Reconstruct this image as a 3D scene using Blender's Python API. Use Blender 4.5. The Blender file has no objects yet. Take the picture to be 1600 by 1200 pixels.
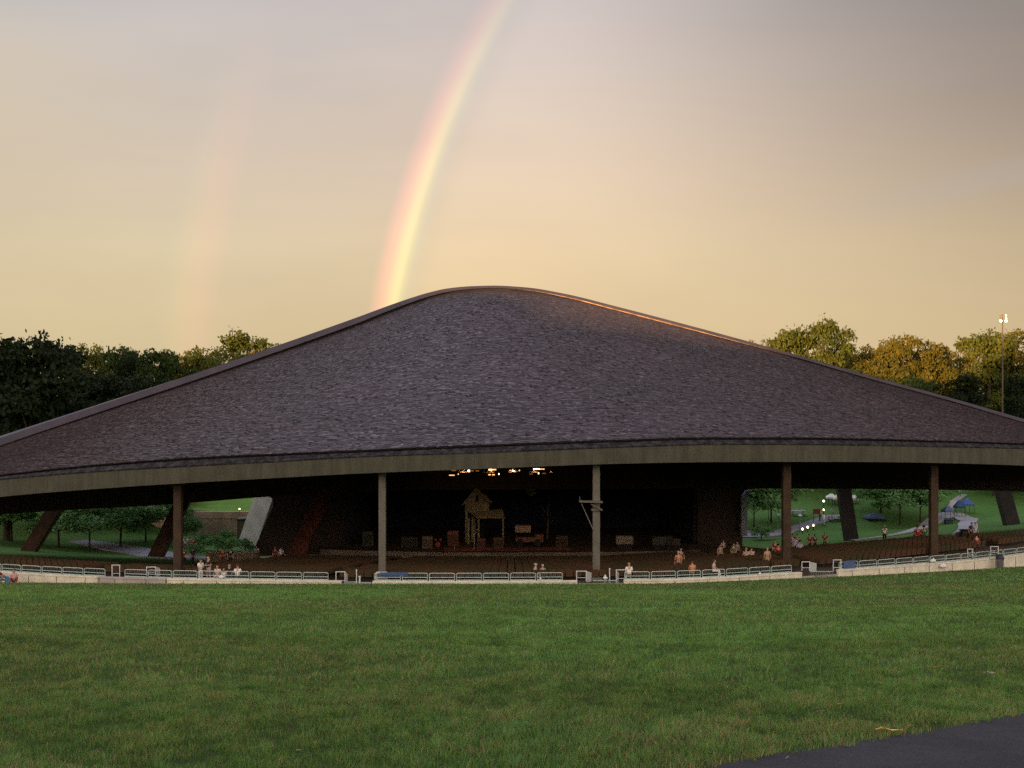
import bpy, bmesh, math, random
import numpy as np
from mathutils import Vector, Matrix
random.seed(7)
RNG = np.random.default_rng(11)
C = bpy.context.scene.collection
S = bpy.context.scene
R = math.radians

# ------------------------------------------------------------------ camera
F = 1570.0                      # focal length in photo pixels (1600 wide)
HZ = 650.0                      # photo row of the horizon
cam_d = bpy.data.cameras.new('camera')
cam_d.sensor_width = 36.0
cam_d.lens = 36.0*F/1600.0
cam_d.shift_y = (HZ-600.0)/1600.0
cam_d.clip_start = 0.1
cam_d.clip_end = 6000.0
cam = bpy.data.objects.new('camera', cam_d)
cam.location = (0, 0, 0)
cam.rotation_euler = (R(90), 0, 0)
C.objects.link(cam)
S.camera = cam

# ------------------------------------------------------------------ light
SUN_EL, BOW_AZ = 2.3, 33.7      # low sun behind the camera, its antisolar point on the right
S.view_settings.view_transform = 'Standard'
S.view_settings.look = 'None'
S.view_settings.exposure = 1.12
S.view_settings.gamma = 1.0
S.cycles.use_denoising = False
S.cycles.max_bounces = 6
S.cycles.diffuse_bounces = 3
S.cycles.transparent_max_bounces = 8

sun_d = bpy.data.lights.new('sun', 'SUN')
sun_d.energy = 4.6
sun_d.angle = R(0.5)
sun_d.color = (1.0, 0.60, 0.22)
sun = bpy.data.objects.new('sun', sun_d)
travel = Vector((math.sin(R(BOW_AZ))*math.cos(R(SUN_EL)), math.cos(R(BOW_AZ))*math.cos(R(SUN_EL)), -math.sin(R(SUN_EL))))
sun.rotation_euler = travel.to_track_quat('-Z', 'Y').to_euler()
sun.location = (-200, -300, 60)
C.objects.link(sun)

W = bpy.data.worlds.new('World')
S.world = W
W.use_nodes = True
wt = W.node_tree
wt.nodes.clear()

class NT:
    """tiny node-building helper"""
    def __init__(s, t): s.t = t
    def n(s, typ, **k):
        o = s.t.nodes.new(typ)
        for a, b in k.items(): setattr(o, a, b)
        return o
    def link(s, a, b): s.t.links.new(a, b)
    def put(s, sock, v):
        if isinstance(v, bpy.types.NodeSocket): s.link(v, sock)
        else: sock.default_value = v
    def math(s, op, a, b=None, c=None, clamp=False):
        o = s.n('ShaderNodeMath', operation=op, use_clamp=clamp)
        s.put(o.inputs[0], a)
        if b is not None: s.put(o.inputs[1], b)
        if c is not None: s.put(o.inputs[2], c)
        return o.outputs[0]
    def vmath(s, op, a, b=None):
        o = s.n('ShaderNodeVectorMath', operation=op)
        s.put(o.inputs[0], a)
        if b is not None: s.put(o.inputs[1], b)
        return o
    def smooth(s, v, a, b, lo=0.0, hi=1.0):
        o = s.n('ShaderNodeMapRange', interpolation_type='SMOOTHSTEP')
        s.put(o.inputs[0], v)
        for i, q in enumerate((a, b, lo, hi)): o.inputs[i+1].default_value = q
        return o.outputs[0]
    def ramp(s, v, stops, interp='LINEAR'):
        o = s.n('ShaderNodeValToRGB')
        o.color_ramp.interpolation = interp
        e = o.color_ramp.elements
        while len(e) > 1: e.remove(e[0])
        e[0].position = stops[0][0]; e[0].color = (*stops[0][1], 1)
        for p, c in stops[1:]:
            q = e.new(p); q.color = (*c, 1)
        s.put(o.inputs[0], v)
        return o.outputs[0]
    def mix(s, f, a, b, blend='MIX'):
        o = s.n('ShaderNodeMix', data_type='RGBA', blend_type=blend)
        s.put(o.inputs[0], f)
        for sock, v in ((o.inputs[6], a), (o.inputs[7], b)):
            if isinstance(v, tuple) and len(v) == 3: v = (*v, 1)
            s.put(sock, v)
        return o.outputs[2]
    def scale(s, c, f):
        o = s.n('ShaderNodeVectorMath', operation='SCALE')
        s.put(o.inputs[0], c)
        s.put(o.inputs[3], f)
        return o.outputs[0]

def build_world():
    b = NT(wt)
    tc = b.n('ShaderNodeTexCoord')
    dirn = b.vmath('NORMALIZE', tc.outputs['Generated']).outputs[0]
    sep = b.n('ShaderNodeSeparateXYZ'); b.link(dirn, sep.inputs[0])
    X, Y, Z = sep.outputs
    el = b.math('MULTIPLY', b.math('ARCSINE', Z), 180/math.pi)
    az = b.math('MULTIPLY', b.math('ARCTAN2', X, Y), 180/math.pi)
    # rain cloud deck ahead of the camera
    k = lambda v: max(0.0, v/90.0)
    deck = b.ramp(b.math('DIVIDE', el, 90.0), [
        (k(0), (.600, .450, .250)), (k(5), (.640, .495, .285)), (k(9), (.675, .535, .340)),
        (k(14), (.640, .515, .395)), (k(19), (.585, .500, .442)), (k(24), (.525, .475, .470)),
        (k(38), (.60, .59, .67)), (k(60), (.92, .92, 1.12)), (k(90), (1.0, 1.02, 1.28))])
    # brighter patch high on the left, grey gloom to the upper right
    n1 = b.n('ShaderNodeTexNoise'); n1.inputs['Scale'].default_value = 2.2; n1.inputs['Detail'].default_value = 4
    mp = b.n('ShaderNodeMapping'); mp.inputs['Scale'].default_value = (1.0, 1.0, 3.6); mp.inputs['Rotation'].default_value = (0, R(14), 0)
    b.link(dirn, mp.inputs[0]); b.link(mp.outputs[0], n1.inputs['Vector'])
    nz = b.math('SUBTRACT', n1.outputs['Fac'], 0.5)
    gloom = b.smooth(b.math('ADD', b.math('ADD', az, b.math('MULTIPLY', el, 0.75)), b.math('MULTIPLY', nz, 16.0)), 14.0, 47.0, 1.0, 0.44)
    low = b.smooth(el, 2.0, 16.0)
    gloom = b.math('ADD', b.math('MULTIPLY', b.math('SUBTRACT', gloom, 1.0), b.math('MULTIPLY_ADD', low, 0.62, 0.38)), 1.0)
    streak = b.math('MULTIPLY_ADD', nz, 0.34, 1.0)
    col = b.scale(deck, b.math('MULTIPLY', gloom, streak))
    col = b.mix(b.smooth(az, 4.0, -18.0), col, b.vmath('MULTIPLY', col, (.94, .99, 1.02)).outputs[0])
    # a pale bluish break low on the right and a yellow glow at the left
    q1 = b.math('SUBTRACT', el, b.math('MULTIPLY_ADD', az, 0.16, 8.0))
    br = b.math('MULTIPLY', b.smooth(b.math('ABSOLUTE', q1), 0.1, 1.3, 1.0, 0.0), b.smooth(az, 15.0, 25.0))
    col = b.mix(b.math('MULTIPLY', br, 0.22), col, (.42, .40, .40))
    q2 = b.math('POWER', b.math('ADD', b.math('POWER', b.math('DIVIDE', b.math('ADD', az, 29.0), 9.0), 2.0),
                b.math('POWER', b.math('DIVIDE', b.math('SUBTRACT', el, 16.0), 5.5), 2.0)), 0.5)
    col = b.mix(b.math('MULTIPLY', b.smooth(q2, 0.1, 1.3, 1.0, 0.0), 0.30), col, (.62, .53, .36))
    q3 = b.math('POWER', b.math('ADD', b.math('POWER', b.math('DIVIDE', b.math('ADD', az, 29.0), 10.0), 2.0),
                b.math('POWER', b.math('DIVIDE', b.math('SUBTRACT', el, 24.0), 4.5), 2.0)), 0.5)
    col = b.mix(b.math('MULTIPLY', b.smooth(q3, 0.1, 1.4, 1.0, 0.0), 0.55), col, (.33, .37, .42))
    # rainbow: circles round the antisolar point
    A = Vector((math.sin(R(BOW_AZ))*math.cos(R(2.0)), math.cos(R(BOW_AZ))*math.cos(R(2.0)), -math.sin(R(2.0))))
    dot = b.vmath('DOT_PRODUCT', dirn, tuple(A)).outputs['Value']
    ang = b.math('MULTIPLY', b.math('ARCCOSINE', dot), 180/math.pi)
    inside = b.smooth(ang, 39.0, 42.0, 1.0, 0.0)
    infade = b.math('MULTIPLY', inside, b.smooth(ang, 20.0, 40.0))
    col = b.scale(col, b.math('MULTIPLY_ADD', infade, 0.13, 1.0))
    col = b.mix(b.math('MULTIPLY', b.smooth(el, 24.0, 4.0), b.math('MULTIPLY', infade, 0.35)), col, b.vmath('MULTIPLY', col, (1.12, 1.0, 0.86)).outputs[0])
    u = b.math('DIVIDE', b.math('SUBTRACT', ang, 39.9), 2.75)     # 40.15 .. 43.1 degrees
    prim = b.ramp(u, [(0, (0, 0, 0)), (.10, (.00, .005, .01)), (.24, (.0, .035, .045)), (.36, (.11, .14, .03)), (.46, (.35, .31, .09)),
                      (.58, (.40, .20, .07)), (.70, (.33, .07, .06)), (.84, (.17, .02, .03)), (.93, (.06, .01, .02)), (1, (0, 0, 0))], 'B_SPLINE')
    pf = b.math('MULTIPLY', b.smooth(el, 27.0, 8.0, 0.12, 1.0), b.smooth(el, -1, 1))
    prim = b.scale(prim, pf)
    u2 = b.math('DIVIDE', b.math('SUBTRACT', ang, 50.4), 3.6)
    sec = b.ramp(u2, [(0, (0, 0, 0)), (.2, (.08, .010, .022)), (.42, (.11, .025, .018)), (.62, (.050, .035, .010)), (.8, (.0, .012, .01)), (1, (0, 0, 0))], 'B_SPLINE')
    sec = b.scale(sec, b.smooth(el, 25.0, 8.0, 0.0, 0.75))
    col = b.vmath('ADD', b.vmath('ADD', col, prim).outputs[0], sec).outputs[0]
    col = b.scale(col, b.smooth(el, 25.0, 50.0, 0.5, 1.0))
    # clearing sky behind the camera and overhead
    sky = b.n('ShaderNodeTexSky', sky_type='NISHITA')
    sky.sun_disc = False
    sky.sun_elevation = R(SUN_EL)
    sky.sun_rotation = R(BOW_AZ+180)
    sky.altitude = 300; sky.dust_density = 1.5
    skyc = b.scale(sky.outputs[0], 0.15)
    # bright cloud layer added to the unseen back sky to light camera-facing sides
    skyc = b.mix(b.smooth(b.math('ADD', el, b.math('MULTIPLY', nz, 30.0)), 62.0, 20.0, 0.0, 0.65), skyc, (1.35, 1.12, .95))
    front = b.smooth(b.math('ADD', Y, b.math('MULTIPLY', nz, 0.8)), -0.35, 0.25)
    fin = b.mix(front, skyc, col)
    bg = b.n('ShaderNodeBackground'); b.link(fin, bg.inputs[0]); bg.inputs[1].default_value = 1.0
    out = b.n('ShaderNodeOutputWorld'); b.link(bg.outputs[0], out.inputs[0])
build_world()

# ------------------------------------------------------------------ helpers
def P(px, py, y):               # the point y metres ahead seen at photo pixel (px, py)
    return Vector(((px-800)/F*y, y, (HZ-py)/F*y))

def interp(pts):                # smooth (monotone cubic) interpolation through control points
    x = np.array([p[0] for p in pts], float); y = np.array([p[1] for p in pts], float)
    h = np.diff(x); d = np.diff(y)/h
    m = np.zeros_like(x); m[0] = d[0]; m[-1] = d[-1]
    for i in range(1, len(x)-1):
        if d[i-1]*d[i] > 0:
            w1 = 2*h[i]+h[i-1]; w2 = h[i]+2*h[i-1]
            m[i] = (w1+w2)/(w1/d[i-1]+w2/d[i])
    def f(t):
        t = np.asarray(t, float)
        i = np.clip(np.searchsorted(x, t)-1, 0, len(x)-2)
        s = (t-x[i])/h[i]
        hi = h[i]
        r = ((1+2*s)*(1-s)**2*y[i] + s*(1-s)**2*hi*m[i] + s*s*(3-2*s)*y[i+1] + s*s*(s-1)*hi*m[i+1])
        r = np.where(t < x[0], y[0]+m[0]*(t-x[0]), r)
        return np.where(t > x[-1], y[-1]+m[-1]*(t-x[-1]), r)
    return f

MATS = {}
def mat(name, col=(.5, .5, .5), rough=.8, var=0.0, scale=3.0, bump=0.0, metal=0.0, emit=None, estr=0.0, spec=0.3, attr=None, col2=None, detail=6):
    if name in MATS: return MATS[name]
    m = bpy.data.materials.new(name); m.use_nodes = True
    b = NT(m.node_tree)
    p = m.node_tree.nodes['Principled BSDF']
    p.inputs['Roughness'].default_value = rough
    p.inputs['Metallic'].default_value = metal
    p.inputs['Specular IOR Level'].default_value = spec
    p.inputs['Base Color'].default_value = (*col, 1)
    if var or bump or col2:
        tc = b.n('ShaderNodeTexCoord')
        nz = b.n('ShaderNodeTexNoise'); nz.inputs['Scale'].default_value = scale; nz.inputs['Detail'].default_value = detail
        b.link(tc.outputs['Object'], nz.inputs['Vector'])
        if col2:
            c = b.mix(b.smooth(nz.outputs['Fac'], .35, .65), col, col2)
            b.link(c, p.inputs['Base Color'])
        elif var:
            f = b.smooth(nz.outputs['Fac'], .3, .7, 1-var, 1+var)
            b.link(b.scale(tuple(col), f), p.inputs['Base Color'])
        if bump:
            bp = b.n('ShaderNodeBump'); bp.inputs['Strength'].default_value = bump; bp.inputs['Distance'].default_value = .05
            b.link(nz.outputs['Fac'], bp.inputs['Height']); b.link(bp.outputs[0], p.inputs['Normal'])
    if emit:
        p.inputs['Emission Color'].default_value = (*emit, 1)
        p.inputs['Emission Strength'].default_value = estr
    MATS[name] = m
    return m

class MB:
    def __init__(s): s.v = []; s.f = []
    def quad(s, *p):
        i = len(s.v); s.v += [tuple(q) for q in p]; s.f.append(tuple(range(i, i+len(p)))); return s
    def box(s, c, d, rz=0.0, rx=0.0, M=None):
        i = len(s.v)
        T = Matrix.Translation(Vector(c)) @ Matrix.Rotation(rz, 4, 'Z') @ Matrix.Rotation(rx, 4, 'X')
        if M is not None: T = M @ T
        for z in (-1, 1):
            for y in (-1, 1):
                for x in (-1, 1):
                    s.v.append(tuple(T @ Vector((x*d[0]/2, y*d[1]/2, z*d[2]/2))))
        for f in ((0, 2, 3, 1), (4, 5, 7, 6), (0, 1, 5, 4), (2, 6, 7, 3), (0, 4, 6, 2), (1, 3, 7, 5)):
            s.f.append(tuple(i+k for k in f))
        return s
    def bar(s, a, b, w, h, up=(0, 0, 1)):         # rectangular bar from a to b
        a = Vector(a); b = Vector(b); d = (b-a).normalized(); up = Vector(up)
        x = d.cross(up)
        if x.length < 1e-4: x = d.cross(Vector((0, 1, 0)))
        x.normalize(); z = x.cross(d).normalized()
        i = len(s.v)
        for q in (a, b):
            for sx, sz in ((-1, -1), (1, -1), (1, 1), (-1, 1)):
                s.v.append(tuple(q + x*(sx*w/2) + z*(sz*h/2)))
        for f in ((0, 1, 2, 3), (7, 6, 5, 4), (0, 4, 5, 1), (1, 5, 6, 2), (2, 6, 7, 3), (3, 7, 4, 0)):
            s.f.append(tuple(i+k for k in f))
        return s
    def tube(s, pts, rad, n=8):
        pts = [Vector(p) for p in pts]
        if not hasattr(rad, '__len__'): rad = [rad]*len(pts)
        i0 = len(s.v)
        for k, p in enumerate(pts):
            d = (pts[min(k+1, len(pts)-1)]-pts[max(k-1, 0)]).normalized()
            x = d.cross(Vector((0, 0, 1)))
            if x.length < 1e-3: x = d.cross(Vector((0, 1, 0)))
            x.normalize(); y = x.cross(d).normalized()
            for j in range(n):
                a = 2*math.pi*j/n
                s.v.append(tuple(p + x*math.cos(a)*rad[k] + y*math.sin(a)*rad[k]))
        for k in range(len(pts)-1):
            for j in range(n):
                a = i0+k*n+j; b = i0+k*n+(j+1) % n
                s.f.append((a, b, b+n, a+n))
        s.f.append(tuple(i0+j for j in range(n))[::-1])
        s.f.append(tuple(i0+(len(pts)-1)*n+j for j in range(n)))
        return s
    def lathe(s, c, prof, n=12):
        i0 = len(s.v); c = Vector(c)
        for r, z in prof:
            for j in range(n):
                a = 2*math.pi*j/n
                s.v.append((c.x+r*math.cos(a), c.y+r*math.sin(a), c.z+z))
        for k in range(len(prof)-1):
            for j in range(n):
                a = i0+k*n+j; b = i0+k*n+(j+1) % n
                s.f.append((a, b, b+n, a+n))
        s.f.append(tuple(i0+j for j in range(n))[::-1])
        s.f.append(tuple(i0+(len(prof)-1)*n+j for j in range(n)))
        return s
    def grid(s, rows, closed=False):              # rows: list of lists of points
        i0 = len(s.v); m = len(rows[0])
        for r in rows: s.v += [tuple(p) for p in r]
        for i in range(len(rows)-1):
            for j in range(m if closed else m-1):
                a = i0+i*m+j; b = i0+i*m+(j+1) % m
                s.f.append((a, b, b+m, a+m))
        return s
    def prism(s, poly, a, b):                     # polygon of points extruded from offset a to offset b
        a = Vector(a); b = Vector(b); i = len(s.v); n = len(poly)
        s.v += [tuple(Vector(p)+a) for p in poly]+[tuple(Vector(p)+b) for p in poly]
        s.f.append(tuple(range(i, i+n))); s.f.append(tuple(range(i+n, i+2*n))[::-1])
        for k in range(n): s.f.append((i+k, i+n+k, i+n+(k+1) % n, i+(k+1) % n))
        return s
    def build(s, name, m, parent=None, smooth=False, loc=None, fix=True):
        me = bpy.data.meshes.new(name); me.from_pydata(s.v, [], s.f); me.update()
        if fix:
            bm = bmesh.new(); bm.from_mesh(me); bmesh.ops.recalc_face_normals(bm, faces=bm.faces); bm.to_mesh(me); bm.free()
        if smooth: me.polygons.foreach_set('use_smooth', [True]*len(me.polygons))
        if m: me.materials.append(m)
        return link(name, me, parent, loc)

def link(name, me, parent=None, loc=None):
    o = bpy.data.objects.new(name, me); C.objects.link(o)
    if loc is not None: o.location = loc
    if parent is not None: o.parent = parent
    return o

def tag(o, label=None, cat=None, group=None, kind=None):
    if label: o['label'] = label
    if cat: o['category'] = cat
    if group: o['group'] = group
    if kind: o['kind'] = kind
    return o
def thing(name, label, cat, loc=(0, 0, 0), rz=0.0, group=None):
    o = bpy.data.objects.new(name, None); C.objects.link(o)
    o.location = loc; o.rotation_euler = (0, 0, rz); o.empty_display_size = .3
    return tag(o, label, cat, group)
def dup(root, loc, rz=0.0, label=None, group=None, scale=None):
    def cp(o, parent):
        c = o.copy(); C.objects.link(c)
        if parent is not None: c.parent = parent
        for ch in kids.get(o.name, []): cp(ch, c)
        return c
    kids = {}
    def walk(o):
        for ch in o.children:
            kids.setdefault(o.name, []).append(ch); walk(ch)
    walk(root)
    r = cp(root, None); r.location = loc; r.rotation_euler = (0, 0, rz)
    if scale is not None: r.scale = scale if hasattr(scale, '__len__') else (scale,)*3
    if label: r['label'] = label
    if group: r['group'] = group
    return r

# ------------------------------------------------------------------ terrain
wall_y = interp([(-110, 132), (-85, 106), (-60, 87), (-38, 74.5), (-22.4, 70.4), (-6.7, 69.5), (8.9, 70.0), (23.7, 74.5), (43.3, 85), (62, 99), (90, 128), (110, 150)])
def rcorr(x): return np.clip((x-10)/33*1.06, 0, 2.0)
def ridge_h(x, y):              # unseen rise behind the camera, its crest shaped to cast the evening shade
    a = R(BOW_AZ)
    w = -(x*math.sin(a)+y*math.cos(a)); u = x*math.cos(a)-y*math.sin(a)
    H = np.interp(u, [-200, -150, -100, -72, -62, -55, -42, -34, -27, -10], [17.0, 17.3, 19.5, 18.9, 17.9, 14.0, 11.5, 12.5, 18.5, 21]) + math.tan(R(SUN_EL))*w + 0.5*np.sin(u*.11)+.4*np.sin(u*.27+1)
    return H
def lawn_z(x, y):
    x = np.asarray(x, float); y = np.asarray(y, float)
    z = -1.6 - .1442*y + rcorr(x)*np.clip(y/80, 0, 1.2)
    z = z + .05*np.sin(x*.23+1)*np.sin(y*.19)*np.clip((y-10)/20, 0, 1)*np.clip((60-y)/20, 0, 1)
    back = np.clip((-y-20)/150, 0, 1); back = back*back*(3-2*back)
    zb = -1.6+.1442*20
    return np.where(y > -20, z, zb*(1-back)+ridge_h(x, y)*back)
def far_z(x, y):
    x = np.asarray(x, float); y = np.asarray(y, float)
    d = y-wall_y(x)
    z = np.minimum(-11.75-.105*d, -11.75)
    z = np.maximum(z, -15.95+.115*np.clip(y-134, 0, 40)+.02*np.clip(y-174, 0, 1e9)) + rcorr(x)*(y > 0)*np.clip((d-1.0)/9.0, 0, 1)
    z = z + .25*np.sin(x*.09+y*.05)*np.clip((y-130)/30, 0, 1)
    return z
def ground(x, y): return lawn_z(x, y) if y < wall_y(x) else far_z(x, y)
def hit(px, py, y0=4.0):        # where the view ray meets the ground
    y = y0
    while y < 500:
        x = (px-800)/F*y
        if (HZ-py)/F*y <= float(ground(x, y)): return Vector((x, y, float(ground(x, y))))
        y += .1
    return Vector((x, y, float(ground(x, y))))
def on_ground(px, y): 
    x = (px-800)/F*y
    return Vector((x, y, float(ground(x, y))))

def ground_mat(name, c1, c2, c3, s1=.35, s2=6.0):
    m = bpy.data.materials.new(name); m.use_nodes = True
    b = NT(m.node_tree); p = m.node_tree.nodes['Principled BSDF']
    p.inputs['Roughness'].default_value = .95; p.inputs['Specular IOR Level'].default_value = .1
    tc = b.n('ShaderNodeTexCoord')
    a = b.n('ShaderNodeTexNoise'); a.inputs['Scale'].default_value = s1; a.inputs['Detail'].default_value = 8; a.inputs['Roughness'].default_value = .65
    q = b.n('ShaderNodeTexNoise'); q.inputs['Scale'].default_value = s2; q.inputs['Detail'].default_value = 8; q.inputs['Roughness'].default_value = .7
    b.link(tc.outputs['Object'], a.inputs['Vector']); b.link(tc.outputs['Object'], q.inputs['Vector'])
    c = b.mix(b.smooth(a.outputs['Fac'], .35, .65), c1, c2)
    c = b.mix(b.smooth(q.outputs['Fac'], .45, .8), c, c3)
    b.link(c, p.inputs['Base Color'])
    bp = b.n('ShaderNodeBump'); bp.inputs['Strength'].default_value = .8; bp.inputs['Distance'].default_value = .06
    b.link(q.outputs['Fac'], bp.inputs['Height']); b.link(bp.outputs[0], p.inputs['Normal'])
    return m

M_lawn = ground_mat('lawn_soil', (.030, .050, .013), (.040, .064, .018), (.050, .055, .020))
M_far = ground_mat('far_grass', (.060, .140, .032), (.085, .175, .045), (.052, .10, .026), .12, 3.0)

def grid_mesh(name, xs, rows, zf, m):
    V = []; n = len(xs); k = len(rows[0])
    X = np.repeat(np.array(xs)[:, None], k, 1); Y = np.array(rows); Z = zf(X, Y)
    V = np.stack([X, Y, Z], -1).reshape(-1, 3)
    Fc = [(i*k+j, i*k+j+1, (i+1)*k+j+1, (i+1)*k+j) for i in range(n-1) for j in range(k-1)]
    me = bpy.data.meshes.new(name); me.from_pydata(V.tolist(), [], Fc); me.update()
    bm = bmesh.new(); bm.from_mesh(me)
    bmesh.ops.recalc_face_normals(bm, faces=bm.faces)
    if sum(f.normal.z for f in bm.faces) < 0: bmesh.ops.reverse_faces(bm, faces=bm.faces)
    bm.to_mesh(me); bm.free()
    me.polygons.foreach_set('use_smooth', [True]*len(me.polygons)); me.materials.append(m)
    return link(name, me)
xs = np.linspace(-110, 110, 150)
rows = [np.linspace(-20, float(wall_y(x))+.15, 70) for x in xs]
tag(grid_mesh('lawn', xs, rows, lawn_z, M_lawn), kind='structure')
xs2 = np.linspace(-560, 260, 140)
tag(grid_mesh('shade_hillside', xs2, [np.linspace(-330, -19.9, 50) for _ in xs2], lawn_z, M_lawn), kind='structure')  # out of view, ridge shaped to shade the ground ahead
xs = np.linspace(-110, 110, 150)
rows = [float(wall_y(x))+.15+np.linspace(0, 1, 120)**2.0*(700-float(wall_y(x))) for x in xs]
tag(grid_mesh('ground', xs, rows, far_z, M_far), kind='structure')
for sgn in (-1, 1):
    xs3 = sgn*np.linspace(110, 900, 30)
    tag(grid_mesh('ground', xs3, [np.linspace(-20, 700, 60) for _ in xs3], lambda x, y: np.where(y < wall_y(np.clip(x, -110, 110)), lawn_z(np.clip(x, -110, 110), np.minimum(y, 85)), far_z(np.clip(x, -110, 110), np.maximum(y, 1)))+0*x, M_far), kind='structure')

def drape(name, pts, widths, m, off=.03, kind='structure', zf=None, cross=6, step=.8):
    """a path sheet laid over the ground along a centre line of (x, y) points"""
    pts = [Vector((p[0], p[1], 0)) for p in pts]
    L = [0.0]
    for a, b_ in zip(pts, pts[1:]): L.append(L[-1]+(b_-a).length)
    fx = interp(list(zip(L, [p.x for p in pts]))); fy = interp(list(zip(L, [p.y for p in pts]))); fw = interp(list(zip(L, widths)))
    n = max(4, int(L[-1]/step)); rows = []
    for i in range(n+1):
        t = L[-1]*i/n
        c = Vector((float(fx(t)), float(fy(t)), 0))
        d = Vector((float(fx(t+.05)-fx(t-.05)), float(fy(t+.05)-fy(t-.05)), 0)).normalized()
        nn = Vector((-d.y, d.x, 0)); r = []
        for j in range(cross+1):
            q = c+nn*(j/cross-.5)*float(fw(t))
            z = float((zf or ground)(q.x, q.y))
            r.append((q.x, q.y, z+off))
        rows.append(r)
    b_ = MB().grid(rows)
    nv = len(b_.v); m_ = cross+1
    # turned-down edges so that the sheet has thickness
    for j in (0, cross):
        e = [rows[i][j] for i in range(len(rows))]
        b_.grid([e, [(p[0], p[1], p[2]-.12) for p in e]])
    o = b_.build(name, m)
    return tag(o, kind=kind)

M_asph = mat('asphalt', (.030, .030, .038), .9, var=.45, scale=60, bump=.5, detail=4)
M_path = mat('path_concrete', (.30, .29, .31), .9, var=.12, scale=2)
# the asphalt walk the photographer stands on
pe = [(-9.0, 2.1), (-3.0, 5.0), (-.2, 6.5), (1.6, 7.75), (2.1, 8.1), (3.6, 9.15), (5.25, 10.3), (9.5, 13.0), (16, 16.4), (26, 20)]
pe = [(1130, 1200), (1200, 1186), (1290, 1172), (1380, 1156), (1460, 1144), (1540, 1129), (1600, 1120)]
edge = [hit(a, b_) for a, b_ in pe]
d0 = (edge[0]-edge[2]); d1 = (edge[-1]-edge[-3])
edge = [edge[0]+d0*6, edge[0]+d0*3, edge[0]+d0*1.2]+edge+[edge[-1]+d1*1.5+Vector((0, -.1, 0)), edge[-1]+d1*4+Vector((0, -.9, 0)), edge[-1]+d1*9+Vector((0, -5, 0))]
cen = []
for i, e in enumerate(edge):
    d = (edge[min(i+1, len(edge)-1)]-edge[max(i-1, 0)]); d.z = 0; d.normalize()
    cen.append((e.x+d.y*1.9, e.y-d.x*1.9))
drape('asphalt_path', cen, [3.8]*len(cen), M_asph, off=.022, zf=lawn_z, step=.25, cross=16)
EDGE = [(e.x, e.y) for e in edge]
def above_edge(x, y):           # signed distance beyond the path edge (numpy)
    ex = np.array([e[0] for e in EDGE]); ey = np.array([e[1] for e in EDGE])
    return y-np.interp(x, ex, ey)

# ------------------------------------------------------------------ the pavilion
ridge_py = interp([(-232, 771), (-120, 727), (0, 684.5), (144, 636.5), (300, 585), (450, 534), (560, 495), (610, 476.5), (645, 464.5), (672, 456.5), (700, 450.5), (735, 447.2), (772, 446.2), (822, 449),
                   (885, 459.5), (960, 478), (1120, 520), (1240, 553), (1360, 587.5), (1480, 620), (1600, 655), (1720, 688), (1792, 707)])
line_py = interp([(-232, 778), (-120, 757), (0, 741.5), (144, 726.5), (300, 715), (450, 708), (560, 703.5), (747, 695.5), (960, 687.5), (1120, 683.5), (1240, 683.6), (1360, 685.6), (1480, 688.5), (1600, 692.5), (1792, 703)])
ftop_py = interp([(-232, 788), (-120, 767), (0, 750), (144, 737.5), (300, 728), (450, 720), (560, 713.5), (747, 707), (960, 698.5), (1120, 693.8), (1240, 694), (1360, 695.5), (1480, 698), (1600, 700.8), (1792, 710)])
fbot_py = interp([(-232, 822), (-120, 797), (0, 777.6), (144, 765), (300, 754.5), (450, 746), (560, 740), (747, 732.8), (960, 724.7), (1120, 722), (1240, 721.6), (1360, 722), (1480, 724), (1600, 728), (1792, 738)])
eave_Y = interp([(-232, 91.5), (-120, 83), (0, 77.6), (200, 74.6), (400, 73.2), (600, 72.9), (800, 73.3), (1000, 74.6), (1200, 77.0), (1400, 80.6), (1600, 86.5), (1792, 98)])
def ridge_Y(px):
    px = np.asarray(px, float)
    return np.where(px < 770, 118-26*((770-px)/1000)**2, 118-18*((px-770)/1020)**2)
def V3(px, py, y): return np.stack([(px-800)/F*y, y+0*px, (HZ-py)/F*y], -1)

pav = thing('pavilion', 'huge shingled shell roof on slender columns, sheltering the stage at the foot of the lawn', 'pavilion', (0, 95, -13))
def pbuild(b_, name, m, parent=pav, smooth=False, fix=True):
    o = b_.build(name, m, parent, smooth, fix=fix)
    if parent is pav: o.matrix_parent_inverse = Matrix.Translation(-Vector(pav.location))
    return o

M_fascia = mat('fascia_concrete', (.072, .070, .050), .85, var=.10, scale=.8, bump=.15)
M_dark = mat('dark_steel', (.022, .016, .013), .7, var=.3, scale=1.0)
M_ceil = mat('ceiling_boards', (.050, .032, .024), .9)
M_beam = mat('arch_beam_paint', (.050, .038, .052), .45, var=.15, scale=.6, spec=.5)
M_colg = mat('column_paint', (.14, .13, .105), .7, var=.15, scale=1.2)
M_colb = mat('brown_column', (.055, .034, .020), .8, var=.25, scale=1.2)  # browner base colour for the outer columns
M_pierd = mat('rusted_pier', (.060, .030, .018), .85, var=.35, scale=.8, bump=.2)
M_pierc = mat('concrete_pier', (.46, .47, .42), .9, var=.12, scale=.9, bump=.2)

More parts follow.
